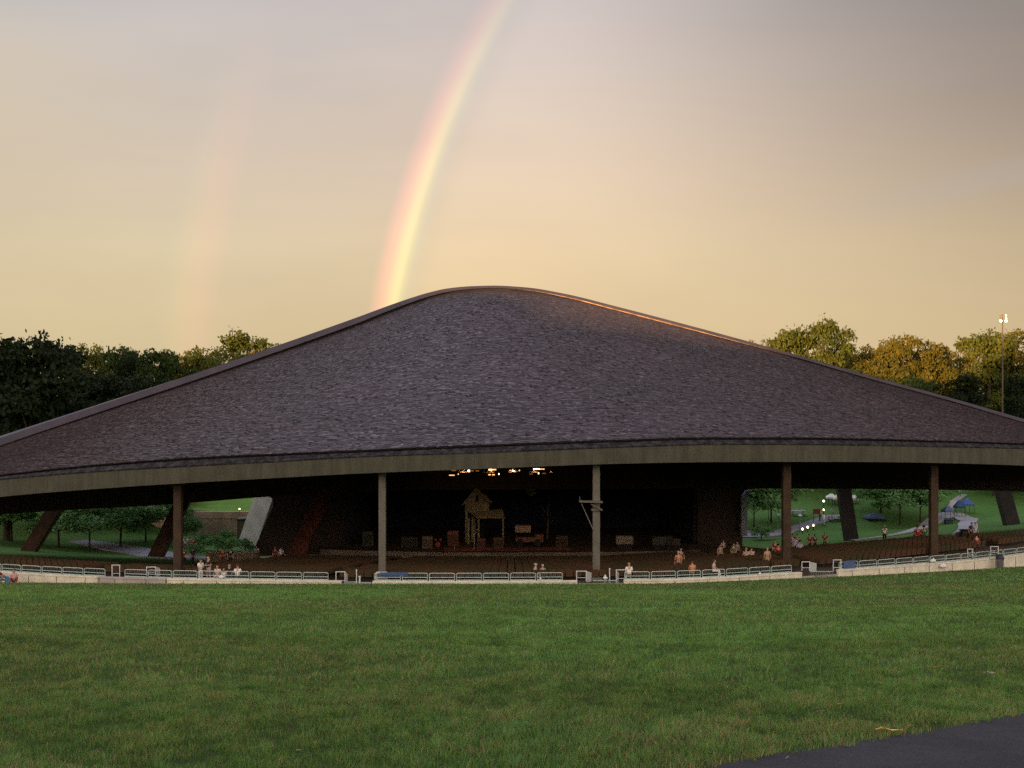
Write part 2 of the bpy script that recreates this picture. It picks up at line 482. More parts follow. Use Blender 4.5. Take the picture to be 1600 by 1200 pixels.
def stain(m, scale, lo, hi, stretch=(1, 1, .15)):
    b = NT(m.node_tree); p = m.node_tree.nodes['Principled BSDF']
    src = p.inputs['Base Color'].links[0].from_socket
    tc = b.n('ShaderNodeTexCoord'); mp = b.n('ShaderNodeMapping'); mp.inputs['Scale'].default_value = stretch
    n = b.n('ShaderNodeTexNoise'); n.inputs['Scale'].default_value = scale; n.inputs['Detail'].default_value = 7; n.inputs['Roughness'].default_value = .7
    b.link(tc.outputs['Object'], mp.inputs[0]); b.link(mp.outputs[0], n.inputs['Vector'])
    b.link(b.scale(src, b.smooth(n.outputs['Fac'], .35, .65, lo, hi)), p.inputs['Base Color'])
stain(M_fascia, 2.0, .80, 1.12)
stain(M_asph, 1.2, .75, 1.2, (1, 1, 1))
def shingle_mat():
    m = bpy.data.materials.new('slate_shingle'); m.use_nodes = True
    b = NT(m.node_tree); p = m.node_tree.nodes['Principled BSDF']
    at = b.n('ShaderNodeAttribute'); at.attribute_name = 'rnd'
    tc = b.n('ShaderNodeTexCoord')
    n = b.n('ShaderNodeTexNoise'); n.inputs['Scale'].default_value = .11; n.inputs['Detail'].default_value = 5
    n2 = b.n('ShaderNodeTexNoise'); n2.inputs['Scale'].default_value = 4; n2.inputs['Detail'].default_value = 5
    b.link(tc.outputs['Object'], n.inputs['Vector']); b.link(tc.outputs['Object'], n2.inputs['Vector'])
    c = b.ramp(at.outputs['Fac'], [(0, (.020, .013, .018)), (.3, (.034, .022, .030)), (.65, (.044, .028, .037)), (.93, (.055, .039, .048)), (1, (.100, .080, .092))])
    c = b.scale(c, b.smooth(n.outputs['Fac'], .3, .7, .86, 1.14))
    c = b.scale(c, b.smooth(n2.outputs['Fac'], .3, .7, .85, 1.15))
    b.link(c, p.inputs['Base Color'])
    b.link(b.math('MULTIPLY_ADD', at.outputs['Fac'], -.25, .68), p.inputs['Roughness'])
    p.inputs['Specular IOR Level'].default_value = .45
    return m

def build_roof():
    N = 900
    pxs = np.linspace(-232, 1792, N)
    Rg = V3(pxs, ridge_py(pxs)+np.interp(pxs, [-232, 560, 640, 760, 1792], [14, 14, 11, 7, 7]), ridge_Y(pxs)); Ev = V3(pxs, line_py(pxs), eave_Y(pxs))
    D = Rg-Ev; L = np.linalg.norm(D, axis=1)
    # deck
    rows = [(Ev+D*t - np.array([0, 0, .10])).tolist() for t in np.linspace(0, 1, 12)]
    rows_s = [[r[i] for i in list(range(0, N, 6))+[N-1]] for r in rows]
    deck = MB().grid(rows_s)
    roof = pbuild(deck, 'roof_deck', mat('roof_underlay', (.02, .018, .02), .9), smooth=True)
    # shingles : real lapped pieces with slightly random tilt
    ex = .30
    V = []; Rn = []
    def at(s, f):               # f fractional index array
        i = np.clip(f.astype(int), 0, N-2); t = (f-i)[:, None]
        return s[i]*(1-t)+s[i+1]*t
    rowsn = int(L.max()/ex)+1
    for k in range(rowsn):
        d = k*ex
        ok = L > d+.02
        if not ok.any(): continue
        i0, i1 = np.argmax(ok), N-1-np.argmax(ok[::-1])
        fr = np.arange(i0, i1+1, .25)
        Li = np.interp(fr, np.arange(N), L)
        Pn = at(Ev, fr)+at(D, fr)*(np.minimum(d, Li)/Li)[:, None]
        seg = np.r_[0, np.cumsum(np.linalg.norm(np.diff(Pn, axis=0), axis=1))]
        nt = int(seg[-1]/.30)
        if nt < 1: continue
        jit = np.arange(nt+1)+RNG.uniform(-.22, .22, nt+1)+(k % 2)*.5
        sx = np.clip(jit*.30, 0, seg[-1])
        f = np.interp(sx, seg, fr)
        Lf = np.interp(f, np.arange(N), L)
        wob = .07*np.sin(f*.09+k*1.7)+.05*np.sin(f*.31+k*.6)
        lo = np.clip((d-.05+wob*.6)/Lf, 0, 1); hi = np.clip((d+ex+.04)/Lf, 0, 1)
        dirn = at(D, f)/Lf[:, None]
        tang = np.gradient(np.interp(f, fr, Pn[:, 0])), np.gradient(np.interp(f, fr, Pn[:, 1])), np.gradient(np.interp(f, fr, Pn[:, 2]))
        tang = np.stack(tang, -1); nrm = np.cross(tang, dirn); nrm /= np.linalg.norm(nrm, axis=1)[:, None]+1e-9
        nrm *= np.sign(nrm[:, 2:3])
        A = at(Ev, f)+at(D, f)*lo[:, None]; B = at(Ev, f)+at(D, f)*hi[:, None]
        liftL = .035+RNG.random(nt)*.032; liftR = liftL+RNG.normal(0, .006, nt)
        wild = RNG.random(nt) < .045; liftL = np.where(wild, liftL+.09, liftL)
        drop = RNG.uniform(-.05, .05, nt)[:, None]*np.sign(1)
        a = A[:-1]+nrm[:-1]*liftL[:, None]-dirn[:-1]*drop; c = A[1:]+nrm[1:]*liftR[:, None]-dirn[1:]*drop
        e = B[1:]+nrm[1:]*.012; g = B[:-1]+nrm[:-1]*.012
        a2 = A[:-1]-nrm[:-1]*.03-dirn[:-1]*drop; c2 = A[1:]-nrm[1:]*.03-dirn[1:]*drop
        sm = RNG.random(nt)**1.2
        V.append(np.stack([a, c, e, g, a2, c2, c, a], 1)); Rn.append(sm)
    V = np.concatenate(V); Rn = np.concatenate(Rn)
    n = len(V)
    me = bpy.data.meshes.new('shingles')
    me.vertices.add(n*8); me.vertices.foreach_set('co', V.reshape(-1).astype(np.float32))
    me.loops.add(n*8); me.loops.foreach_set('vertex_index', np.arange(n*8, dtype=np.int32))
    me.polygons.add(n*2); me.polygons.foreach_set('loop_start', np.arange(0, n*8, 4, dtype=np.int32))
    me.update(calc_edges=True)
    att = me.attributes.new('rnd', 'FLOAT', 'FACE')
    att.data.foreach_set('value', np.repeat(Rn, 2).astype(np.float32))
    me.materials.append(shingle_mat())
    o = link('shingles', me, roof)
    # lower shingled strip, gutter gap, fascia
    st = list(np.linspace(-232, 1792, 130))
    pts = np.array(st)
    Ye = eave_Y(pts)
    E = V3(pts, line_py(pts), Ye); Tn = np.gradient(E[:, :2], axis=0); Tn /= np.linalg.norm(Tn, axis=1)[:, None]
    Nn = np.stack([Tn[:, 1], -Tn[:, 0], 0*Ye], -1)       # outward, to the viewer
    Z = lambda py, y: (HZ-py)/F*y
    up = np.zeros_like(E); up[:, 2] = 1
    zl = Z(line_py(pts), Ye); zft = Z(ftop_py(pts), Ye-.55); zfb = Z(fbot_py(pts), Ye-.55)
    base = E.copy()
    def pr(o, z): q = base+Nn*o; q[:, 2] = z; return q
    # gutter
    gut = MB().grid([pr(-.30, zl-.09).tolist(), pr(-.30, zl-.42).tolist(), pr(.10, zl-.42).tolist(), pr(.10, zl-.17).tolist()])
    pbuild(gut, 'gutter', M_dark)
    strip = MB().grid([pr(.10, zl-.17).tolist(), pr(.33, (zl+zft)/2-.08).tolist(), pr(.58, zft+.03).tolist(), pr(.58, zft-.06).tolist()])
    so = pbuild(strip, 'eave_strip', shingle_strip_mat())
    fas = MB().grid([pr(.50, zft-.05).tolist(), pr(.55, zft-.05).tolist(), pr(.55, zfb+.10).tolist(), pr(.60, zfb+.10).tolist(), pr(.60, zfb).tolist(), pr(.15, zfb).tolist(), pr(.15, zfb+.6).tolist()])
    fo = pbuild(fas, 'fascia', M_fascia)
    for i in range(6, len(st)-4, 7):
        jb = MB()
        a = pr(.552, zfb+.12)[i]; c = pr(.552, zft-.07)[i]
        jb.bar(a, c, .035, .012, up=tuple(Nn[i]))
        jo = jb.build('fascia_joint', mat('joint_dark', (.05, .047, .038), .95), fo)
    # arch beam along the ridge
    q = np.r_[np.linspace(-232, 1792, 340)]
    Yr = ridge_Y(q); top = V3(q, ridge_py(q), Yr)
    Tn = np.gradient(top[:, :2], axis=0); Tn /= np.linalg.norm(Tn, axis=1)[:, None]
    No = np.stack([Tn[:, 1], -Tn[:, 0], 0*Yr], -1)
    sc = np.interp(q, [-232, 560, 640, 760, 1000, 1792], [1.45, 1.4, 1.1, .55, .62, .62])
    def pr2(o, z): r = top+No*(o*sc)[:, None]; r[:, 2] = top[:, 2]+z*sc; return r.tolist()
    bm_ = MB().grid([pr2(-1.1, -2.2), pr2(-1.1, .02), pr2(.0, 0), pr2(.28, -.46), pr2(.28, -.52), pr2(-.10, -.52)])
    pbuild(MB().grid([pr2(-.10, -.525), pr2(-.10, -1.15), pr2(-.9, -2.2)]), 'beam_recess_shade', M_dark)  # shade under the beam lip put into the colour as a dark band
    bmo = pbuild(bm_, 'arch_beam', M_beam)
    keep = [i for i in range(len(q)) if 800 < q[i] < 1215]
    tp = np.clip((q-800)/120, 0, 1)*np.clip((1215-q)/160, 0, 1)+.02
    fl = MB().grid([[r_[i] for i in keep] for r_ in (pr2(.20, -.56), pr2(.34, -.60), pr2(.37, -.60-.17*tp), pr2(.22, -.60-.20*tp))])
    pbuild(fl, 'sun_glow_strip', mat('sun_glow_strip', (.34, .19, .13), .5, var=.45, scale=.9))  # strip added on the lip, low sun's glow put into its colour
    # ceiling and rear wall
    Rc = V3(pxs, ridge_py(pxs)+7, ridge_Y(pxs)); Ec = V3(pxs, fbot_py(pxs)-5, eave_Y(pxs))
    idx = list(range(0, N, 6))+[N-1]
    open_py = interp([(-232, 826), (0, 804), (80, 798.5), (280, 787), (430, 775.5), (640, 766), (1000, 764), (1165, 763.5), (1400, 764.5), (1600, 768), (1792, 776)])
    rows = []
    for t in np.linspace(0, 1, 10):
        zt = 0
        B = V3(pxs, np.minimum(open_py(pxs)-8, 800), ridge_Y(pxs)-1.0)
        rows.append([(Ec[i]*(1-t)+(B[i]*.35+Rc[i]*.65-np.array([0, 1.0, 2.2]))*t).tolist() for i in idx])
    # roof shell underside follows the roof a little below the deck
    rows = [[(Ec[i]*(1-t)+(Rc[i]-np.array([0, 0.6, 1.2]))*t).tolist() for i in idx] for t in np.linspace(0, 1, 10)]
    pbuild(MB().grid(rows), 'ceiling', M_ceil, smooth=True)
    # rear screen wall under the arch: open on both sides, closed in the middle
    Yw = ridge_Y(pxs)-1.3
    Tp = V3(pxs, ridge_py(pxs)+9, Yw)
    bot = open_py(pxs)
    Bp = V3(pxs, bot, Yw)
    Tp[:, 2] -= .9
    Tp[:, 2] = np.maximum(Tp[:, 2], Bp[:, 2]+.05)
    scr = MB()
    scr.grid([[Tp[i].tolist() for i in idx], [Bp[i].tolist() for i in idx], [(Bp[i]+np.array([0, .6, 0])).tolist() for i in idx], [(Tp[i]+np.array([0, .6, 0])).tolist() for i in idx]])
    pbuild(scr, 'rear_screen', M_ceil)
    return
def shingle_strip_mat():
    m = bpy.data.materials.new('eave_shingle'); m.use_nodes = True
    b = NT(m.node_tree); p = m.node_tree.nodes['Principled BSDF']
    tc = b.n('ShaderNodeTexCoord')
    n = b.n('ShaderNodeTexNoise'); n.inputs['Scale'].default_value = 2.2; n.inputs['Detail'].default_value = 8; n.inputs['Roughness'].default_value = .75
    b.link(tc.outputs['Object'], n.inputs['Vector'])
    c = b.ramp(n.outputs['Fac'], [(.40, (.008, .007, .008)), (.5, (.020, .017, .019)), (.64, (.055, .048, .052))])
    b.link(c, p.inputs['Base Color']); p.inputs['Roughness'].default_value = .85; p.inputs['Specular IOR Level'].default_value = .15
    return m
build_roof()

# stage house: solid dark shell between the two side openings, with rounded lower corners
def stage_house():
    yw = 115.4
    L0, R0 = 430, 1157
    zt = (HZ-762)/F*yw
    def q(px, py): return P(px, py, yw)
    # left wing wall of the proscenium
    def wing(pts, name):
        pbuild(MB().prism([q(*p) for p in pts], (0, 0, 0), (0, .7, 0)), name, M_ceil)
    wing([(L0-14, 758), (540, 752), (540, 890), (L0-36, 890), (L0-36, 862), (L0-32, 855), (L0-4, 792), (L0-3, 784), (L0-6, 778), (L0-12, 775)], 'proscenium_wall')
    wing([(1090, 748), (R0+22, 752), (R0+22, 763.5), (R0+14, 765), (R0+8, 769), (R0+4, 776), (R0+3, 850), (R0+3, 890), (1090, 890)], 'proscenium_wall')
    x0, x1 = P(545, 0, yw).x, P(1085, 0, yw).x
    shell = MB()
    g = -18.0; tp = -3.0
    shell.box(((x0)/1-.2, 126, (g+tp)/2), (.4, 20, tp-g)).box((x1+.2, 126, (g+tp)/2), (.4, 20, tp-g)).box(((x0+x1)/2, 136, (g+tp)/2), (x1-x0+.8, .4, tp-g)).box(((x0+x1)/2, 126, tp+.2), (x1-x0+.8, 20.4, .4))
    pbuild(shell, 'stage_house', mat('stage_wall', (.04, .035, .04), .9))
    # blueish painted backdrop cloth
    bd = MB(); rr = []
    for i in range(60):
        x = x0+2+(x1-x0-4)*i/59; dy = .12*math.sin(i*1.1)
        rr.append([(x, 131+dy, -14.6), (x, 131+dy, -4.5)])
    bd.grid(rr)
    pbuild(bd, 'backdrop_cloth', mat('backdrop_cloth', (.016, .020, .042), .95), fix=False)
    # pale edge of the concrete wall at the right opening
    e = MB().prism([q(1156, 781), (q(1158, 772)), q(1164, 766), q(1170, 764.5), q(1170, 768), q(1166, 772), q(1165, 780), q(1165, 836), q(1156, 836)], (0, -.9, 0), (0, -.03, 0))
    pbuild(e, 'wall_edge', mat('pale_edge_concrete', (.25, .26, .30), .9, var=.1))
stage_house()

# stage platform
def stage():
    st = thing('stage', 'low wide performance stage with a taupe front under the pavilion roof', 'stage', (0, 112, -15.9))
    front = [(500, 862, 111), (560, 863, 110), (640, 863.5, 109.2), (700, 863, 108.6), (800, 861, 108.4), (900, 859.5, 108.6), (1000, 858.5, 109.2), (1100, 858, 110.5), (1160, 857, 112)]
    fx = interp([(a, b_) for a, b_, _ in front]); fy = interp([(a, c) for a, _, c in front])
    px = np.linspace(500, 1160, 60)
    zt = -14.72
    top = [(float((p-800)/F*fy(p)), float(fy(p)), zt) for p in px]
    bot = [(a, b_, -17.0) for a, b_, _ in top]
    back = [(a, 131.5, zt) for a, _, _ in top]
    inv = Matrix.Translation(-Vector(st.location))
    o = MB().grid([bot, [(a, b_, zt-.12) for a, b_, _ in top], [(a, b_-.08, zt-.12) for a, b_, _ in top], [(a, b_-.08, zt) for a, b_, _ in top]]).build('front_panel', mat('stage_front', (.20, .155, .115), .9, var=.2, scale=.7), st)
    o.matrix_parent_inverse = inv
    o = MB().grid([[(a, b_-.08, zt+.004) for a, b_, _ in top], back]).build('stage_floor', mat('stage_boards', (.10, .065, .045), .7, var=.2, scale=1.0), st, fix=False)
    o.matrix_parent_inverse = inv
stage()
ZS = -14.716

# front columns
def column(px, y, w, m, ztop_py):
    x = (px-800)/F*y
    g = float(ground(x, y))-.05
    zt = (HZ-ztop_py)/F*y+.9
    b_ = MB()
    b_.bar((x, y, g), (x, y, zt), w, w*.95, up=(0, 1, 0))
    b_.bar((x, y, g), (x, y, g+.35), w*1.5, w*1.5, up=(0, 1, 0))
    b_.bar((x, y, zt-.9), (x, y, zt-.2), w*1.25, w*1.3, up=(0, 1, 0))
    return pbuild(b_, 'column', m)
column(278.5, 75.2, .56, M_colb, 760)
column(597.5, 74.0, .50, M_colg, 740)
column(931.5, 75.0, .52, M_colg, 727)
column(1228.5, 79.5, .62, M_colb, 724)
column(1458.5, 84.5, .60, M_colb, 726)
bk = MB()
a = P(905, 783, 74.6); c = P(941, 784, 74.6)
bk.bar(a, c, .9, .10); bk.bar(P(908, 786, 74.6), P(927, 828, 74.7), .06, .06); bk.bar(P(906, 781, 74.6), P(906, 776, 74.6), .04, .04); bk.bar(P(923, 787, 74.6), P(941, 797, 74.6), .4, .1)
bk.box(P(932, 796, 75.0), (.8, .8, .12))
bra = pbuild(bk, 'column_bracket', M_colg)

# raking piers behind the arch
def pier(b_px, t_px, y, w, m, dy=1.5, depth=1.0, up=(0, 1, 0)):
    (bx, by), (tx, ty) = b_px, t_px
    A = P(bx, by, y); B = P(tx, ty, y+dy)
    A2 = A+(A-B)*.06; B2 = B+(B-A)*.35
    wd = w
    pbuild(MB().bar(A2, B2, wd, depth, up=up), 'raking_pier', m)
pier((34, 880), (85, 797), 107.5, 1.35, M_pierd)
pier((237, 884), (283, 789), 108.5, 1.45, M_pierd)
pier((387, 862), (417, 776), 121.0, 3.3, M_pierc, dy=.5, up=(.62, .78, 0))
pier((464, 868), (497, 790), 108.0, 1.7, mat('red_pier', (.115, .035, .020), .85, var=.4, scale=.7), dy=.5)
pier((1331, 851), (1318, 765), 115.5, 1.45, M_dark)
pier((1585, 836), (1567, 768), 113.0, 1.5, M_dark)

# ------------------------------------------------------------------ seating bowl (one mass of seats no one could count)
def seating():
    V = []; 
    def box_pts(cx, cy, cz, ax, ay, dx, dy, dz, lean=0):
        r = []
        for sz in (-1, 1):
            for sy in (-1, 1):
                for sx in (-1, 1):
                    lx = sx*dx/2; ly = sy*dy/2+lean*sz
                    r.append((cx+ax*lx-ay*ly, cy+ay*lx+ax*ly, cz+sz*dz/2))
        return r
    verts = []; faces = []
    FQ = ((0, 2, 3, 1), (4, 5, 7, 6), (0, 1, 5, 4), (2, 6, 7, 3), (0, 4, 6, 2), (1, 3, 7, 5))
    aisles = [-52, -33, -14, 24, 44, 60]
    for r in range(31):
        d = 4.6+r*1.02
        x = -62.0
        while x < 66:
            y = float(wall_y(x))+d
            slope = (float(wall_y(x+.2))-float(wall_y(x-.2)))/.4
            n = math.hypot(1, slope); ax, ay = 1/n, slope/n
            # rows sit along the offset curve
            ox, oy = x, y
            x += .62/n
            if any(abs(ox-a*(1-d/160)) < .75 for a in aisles): continue
            if y > 107.5 and -22 < ox < 26: continue
            if oy > 100-.12*abs(ox)+ (8 if abs(ox) < 24 else 0): continue
            if random.random() < .01 or (ox > 44 and d > 8.5) or (ox < -24.5 and d > 9.5): continue
            z = float(far_z(ox, oy))
            for (dy, dz, sy, sz, ln) in ((0, .62, .07, .50, -.05), (.22, .40, .44, .07, 0)):
                i = len(verts)
                verts.extend(box_pts(ox-ay*dy, oy+ax*dy, z+dz, ax, ay, .52, sy, sz, ln))
                faces.extend(tuple(i+k for k in f) for f in FQ)
    me = bpy.data.meshes.new('seating'); me.from_pydata(verts, [], faces); me.update()
    me.materials.append(mat('seat_plastic', (.085, .040, .020), .6, col2=(.048, .042, .018), scale=.25))
    tag(link('seating', me), kind='stuff')
seating()
# paved floor of the pavilion
def floor():
    xs = np.linspace(-66, 70, 90); rows = []
    for x in xs:
        w = float(wall_y(x)); rows.append([(x, w+.16+t*(34 if -24 < x < 28 else (12 if x < -24 else (25 if x < 38 else 11))), float(far_z(x, w+.16+t*(34 if -24 < x < 28 else (12 if x < -24 else (25 if x < 38 else 11)))))+.015) for t in np.linspace(0, 1, 24)])
    tag(MB().grid(rows).build('pavilion_floor', mat('pavilion_concrete', (.085, .060, .045), .9, var=.2, scale=.5)), kind='structure')
floor()
# pale walk on the left running up to the stage
def quad_walk(name, pts, m, off=.05):
    c = [hit(*p) for p in pts]
    n = 12
    rows = []
    for i in range(n+1):
        t = i/n
        r = []
        for j in range(7):
            s = j/6
            a = c[0].lerp(c[1], t); b_ = c[3].lerp(c[2], t)
            q = a.lerp(b_, s); q.z = float(ground(q.x, q.y))+off; r.append(q)
        rows.append(r)
    tag(MB().grid(rows).build(name, m), kind='structure')
quad_walk('side_walk', [(398, 872), (530, 859), (528, 864), (410, 889)], mat('walk_concrete', (.36, .29, .23), .9, var=.12, scale=.8))
drape('left_path', [(p.x, p.y) for p in (hit(120, 846), hit(165, 853), hit(225, 865), hit(285, 872), hit(335, 874), hit(390, 876))], [2.2, 3.5, 5, 6, 5, 4], mat('path_grey', (.26, .25, .29), .9, var=.1), off=.12)
drape('right_path', [(p.x, p.y) for p in (hit(1330, 846), hit(1395, 837), hit(1438, 826), hit(1458, 816), hit(1474, 807), hit(1488, 804), hit(1502, 809), hit(1511, 819), hit(1509, 831), hit(1492, 841), hit(1466, 851))], [1.0, 1.3, 2.0, 2.2, 2.6, 2.6, 2.3, 2.1, 2.1, 2.2, 2.2], M_path, off=.15)
drape('right_path', [(p.x, p.y) for p in (hit(1478, 806), hit(1486, 794), hit(1492, 784), hit(1506, 774))], [1.1, 1.0, 1.0, 1.0], mat('path_far', (.25, .25, .26), .9), off=.17)
drape('right_path', [(p.x, p.y) for p in (hit(1150, 835), hit(1180, 836), hit(1210, 834), hit(1235, 828), hit(1262, 821), hit(1290, 812), hit(1330, 806))], [7, 6, 4, 2.4, 2.0, 2.0, 2.0], mat('path_mid', (.24, .23, .27), .9), off=.15)

# ------------------------------------------------------------------ low wall, gates and railings at the foot of the lawn
M_cream = mat('cream_concrete', (.72, .65, .52), .9, var=.12, scale=1.6, bump=.1)
M_greyc = mat('grey_concrete', (.42, .36, .33), .9, var=.15, scale=1.2)
M_rail = mat('railing_paint', (.40, .50, .46), .5, var=.1)
M_railp = mat('pale_railing_paint', (.62, .66, .66), .5)
M_infill = mat('railing_mesh', (.10, .14, .125), .7)
WT = -11.28
def wall_x(px):                 # where the view column px meets the wall line
    y = 72.0
    for _ in range(60): y = .5*y+.5*float(wall_y((px-800)/F*y))
    return (px-800)/F*y
wz = interp([(-110, -11.3), (-60, -11.45), (-38, -11.55), (-22, -11.42), (0, -11.45), (9, -11.42), (24, -11.45), (43, -11.70), (62, -11.7), (110, -11.7)])
segs = [(-420, 152, M_cream, 'cream concrete wall with a rail, left of the grey stair landing, at the foot of the lawn'),
        (156, 258, M_greyc, 'grey concrete wall of the stair landing, left foot of the lawn'),
        (261, 533, M_cream, 'cream concrete wall between the grey landing and the left picket gate'),
        (582, 902, M_cream, 'long cream concrete wall between the two middle picket gates'),
        (975, 1253, M_cream, 'cream concrete wall right of the gate with a thin pole beside the bracketed column'),
        (1310, 1900, M_cream, 'tall cream concrete wall rising to the right edge of the photo')]
for a, b_, m, lab in segs:
    x0, x1 = wall_x(a), wall_x(b_); n = max(6, int((x1-x0)/1.0))
    X = np.linspace(x0, x1, n+1); t = .22
    rows = []
    for x in X:
        s = (float(wall_y(x+.1))-float(wall_y(x-.1)))/.2; q = math.hypot(1, s); nx, ny = -s/q, 1/q
        y = float(wall_y(x)); z = float(wz(x)); g = min(float(lawn_z(x, y)), z)-1.2
        A = (x, y, z); B = (x+nx*t, y+ny*t, z)
        rows.append([(x, y, g), (x, y, z-.10), (x-nx*.04, y-ny*.04, z-.10), (x-nx*.04, y-ny*.04, z), (x+nx*(t+.04), y+ny*(t+.04), z), (x+nx*(t+.04), y+ny*(t+.04), z-.10), (x+nx*t, y+ny*t, z-.1), (x+nx*t, y+ny*t, g)])
    w = MB().grid(rows); w.f.append(tuple(range(8))); w.f.append(tuple(range(len(w.v)-8, len(w.v)))[::-1])
    # shallow pilasters every couple of metres
    o = w.build('low_wall', m)
    tag(o, lab, 'wall', 'low walls at the foot of the lawn')
    jo = MB()
    for x in np.arange(x0+1.2, x1-.5, 2.4):
        s = (float(wall_y(x+.1))-float(wall_y(x-.1)))/.2
        y = float(wall_y(x)); z = float(wz(x))
        jo.box((x, y-.012, z-.75), (.03, .02, 1.25), rz=math.atan(s))
    jo.build('joint', mat('wall_joint', (.10, .09, .07), .95), o)

def railing(L, label):
    t = thing('railing', label, 'railing')
    for s in (-1, 1):
        MB().tube([(s*(L/2-.05), 0, -.42), (s*(L/2-.05), 0, .40)], .021, 6).build('post', M_rail, t)
    MB().tube([(-L/2+.16, 0, .44), (L/2-.16, 0, .44)], .021, 6).tube([(-L/2+.05, 0, .38), (-L/2+.17, 0, .44)], .021, 6).tube([(L/2-.05, 0, .38), (L/2-.17, 0, .44)], .021, 6).build('top_rail', M_railp, t)
    MB().tube([(-L/2+.05, 0, .14), (L/2-.05, 0, .14)], .026, 6).box((0, .0, -.13), (L-.1, .03, .24)).build('lower_rail', M_rail, t)
    b_ = MB()
    k = int(L/.13)
    for i in range(1, k): b_.box((-L/2+i*L/k, 0, .27), (.022, .022, .24))
    b_.build('baluster', M_infill, t)
    return t
lab_r = 'pale green metal railing section with slim balusters on top of the low wall'
r0 = None; RL = 1.86
px_ranges = [(-60, 172, 'left of the stair landing'), (190, 533, 'between landing and left gate'), (584, 902, 'between the two middle gates'),
             (976, 1253, 'between middle gate and right stair'), (1312, 1660, 'right of the right stair')]
ORD = 'first second third fourth fifth sixth seventh eighth ninth tenth eleventh twelfth thirteenth fourteenth fifteenth sixteenth seventeenth eighteenth'.split()
for a, b_, where in px_ranges:
    cnt = 0
    x = wall_x(a)+RL/2; xe = wall_x(b_)
    while True:
        s = (float(wall_y(x+.5))-float(wall_y(x-.5)))/1.0
        dx = RL*math.cos(math.atan(s))
        if x+dx/2 > xe+.2: break
        y = float(wall_y(x)); loc = (x, y+.11+.35, float(wz(x))+.06)
        lab_r = 'green railing section, %s from left on the wall %s' % (ORD[cnt], where); cnt += 1
        if r0 is None:
            r0 = railing(RL, lab_r); r0.location = loc; r0.rotation_euler.z = math.atan(s); r0['group'] = 'railing sections along the low wall'
            r = r0
        else: r = dup(r0, loc, math.atan(s), lab_r, 'railing sections along the low wall')
        x += dx+.02

def handrail(px0, px1, pxp, ptop, pbot, label, mesh=False):
    """square tube frame at the head of a stair with a solid end panel"""
    x0 = wall_x(px0); y = float(wall_y(x0))+.7
    A = P(px0, pbot, y); B = P(px1, ptop, y)
    t = thing('handrail', label, 'handrail', (A.x, y, A.z))
    w = B.x-A.x; h = B.z-A.z; pw = (pxp-px1)/F*y
    for q in (0, w): MB().tube([(q, 0, 0), (q, 0, h)], .03, 6).build('post', M_railp, t)
    MB().tube([(-.03, 0, h), (w+.03, 0, h)], .032, 6).tube([(0, 0, h*.35), (w, 0, h*.35)], .02, 6).build('top_rail', M_railp, t)
    xa, xb = (w, w+pw) if pxp > px1 else (pw+w, 0)
    if pxp > px1: pts = [(w+.04, .03, -.1), (w+pw, .5, -.1), (w+pw, .5, h*.75), (w+.04, .03, h)]
    else: 
        pw2 = (px0-pxp)/F*y; pts = [(-.04, .03, -.1), (-pw2, .5, -.1), (-pw2, .5, h*.7), (-.04, .03, h)]
    MB().prism(pts, (0, 0, 0), (0, .04, 0)).build('panel', mat('panel_paint', (.44, .46, .44), .5), t)
handrail(525, 539, 541.5, 893.5, 915, 'open square handrail frame left of the left picket gate')
handrail(589, 604, 583, 894, 908, 'open square handrail frame right of the left picket gate, before the grey column')
handrail(901, 916, 925, 892.5, 908, 'square handrail frame with a sloping panel before the bracketed column')
handrail(963, 978, 968, 890.5, 911, 'square handrail frame right of the thin pole by the bracketed column')
handrail(175, 187, 172, 883, 903, 'left handrail frame of the grey stair landing')
handrail(229, 243, 246, 886, 899, 'right handrail frame of the grey stair landing')
handrail(1253, 1265, 1279, 878, 892, 'left square handrail frame on the right-hand stair')
handrail(1302, 1314, 1316, 875, 893, 'right square handrail frame beside the blue blanket')
handrail(1512, 1520, 1522, 858, 872, 'narrow handrail frame near the right end of the wall')
handrail(1548, 1560, 1562, 854, 868, 'handrail frame behind the bin at the right end of the wall')

def gate(px0, px1, ptop, label):
    x0 = wall_x(px0); y = float(wall_y(x0))+.2
    A = P(px0, ptop, y); B = P(px1, ptop, y); g = float(lawn_z(A.x, y))-.3
    t = thing('picket_gate', label, 'gate', (A.x, y, A.z)); w = B.x-A.x; h = A.z-g
    MB().tube([(0, 0, 0), (w, 0, 0)], .03, 6).tube([(0, 0, -h+.32), (w, 0, -h+.32)], .02, 6).build('gate_frame', M_rail, t)
    b_ = MB(); n = int(w/.12)
    for i in range(n+1): b_.box((w*i/n, 0, -h/2), (.025, .025, h))
    b_.build('picket', mat('picket_paint', (.18, .24, .21), .6), t)
gate(542, 560, 909.5, 'low picket gate panel left of the slim gate pole')
gate(564, 580, 910.5, 'short picket gate panel right of the slim gate pole')
gate(927, 962, 907, 'low picket gate across the gap before the bracketed column')
gate(1268, 1301, 893, 'low picket gate on the right-hand stair')
def pole(px, ptop, pbot, label, r=.035):
    x = wall_x(px); y = float(wall_y(x))+.25
    A = P(px, pbot, y); B = P(px, ptop, y)
    t = tag(MB().tube([A, B], r, 8).lathe((B.x, B.y, B.z), [(r*1.6, -.01), (r*1.6, .03), (.005, .06)], 8).build('gate_pole', M_railp), label, 'pole')
pole(557, 891, 916, 'slim pale pole standing in the left gate opening')
pole(562, 901, 917, 'short pale post beside the slim pole in the left gate', .06)
pole(952.5, 889, 911, 'slim pale pole in the gate before the bracketed column')
pole(945.5, 899, 910, 'short pale post left of the slim pole by the bracketed column', .04)

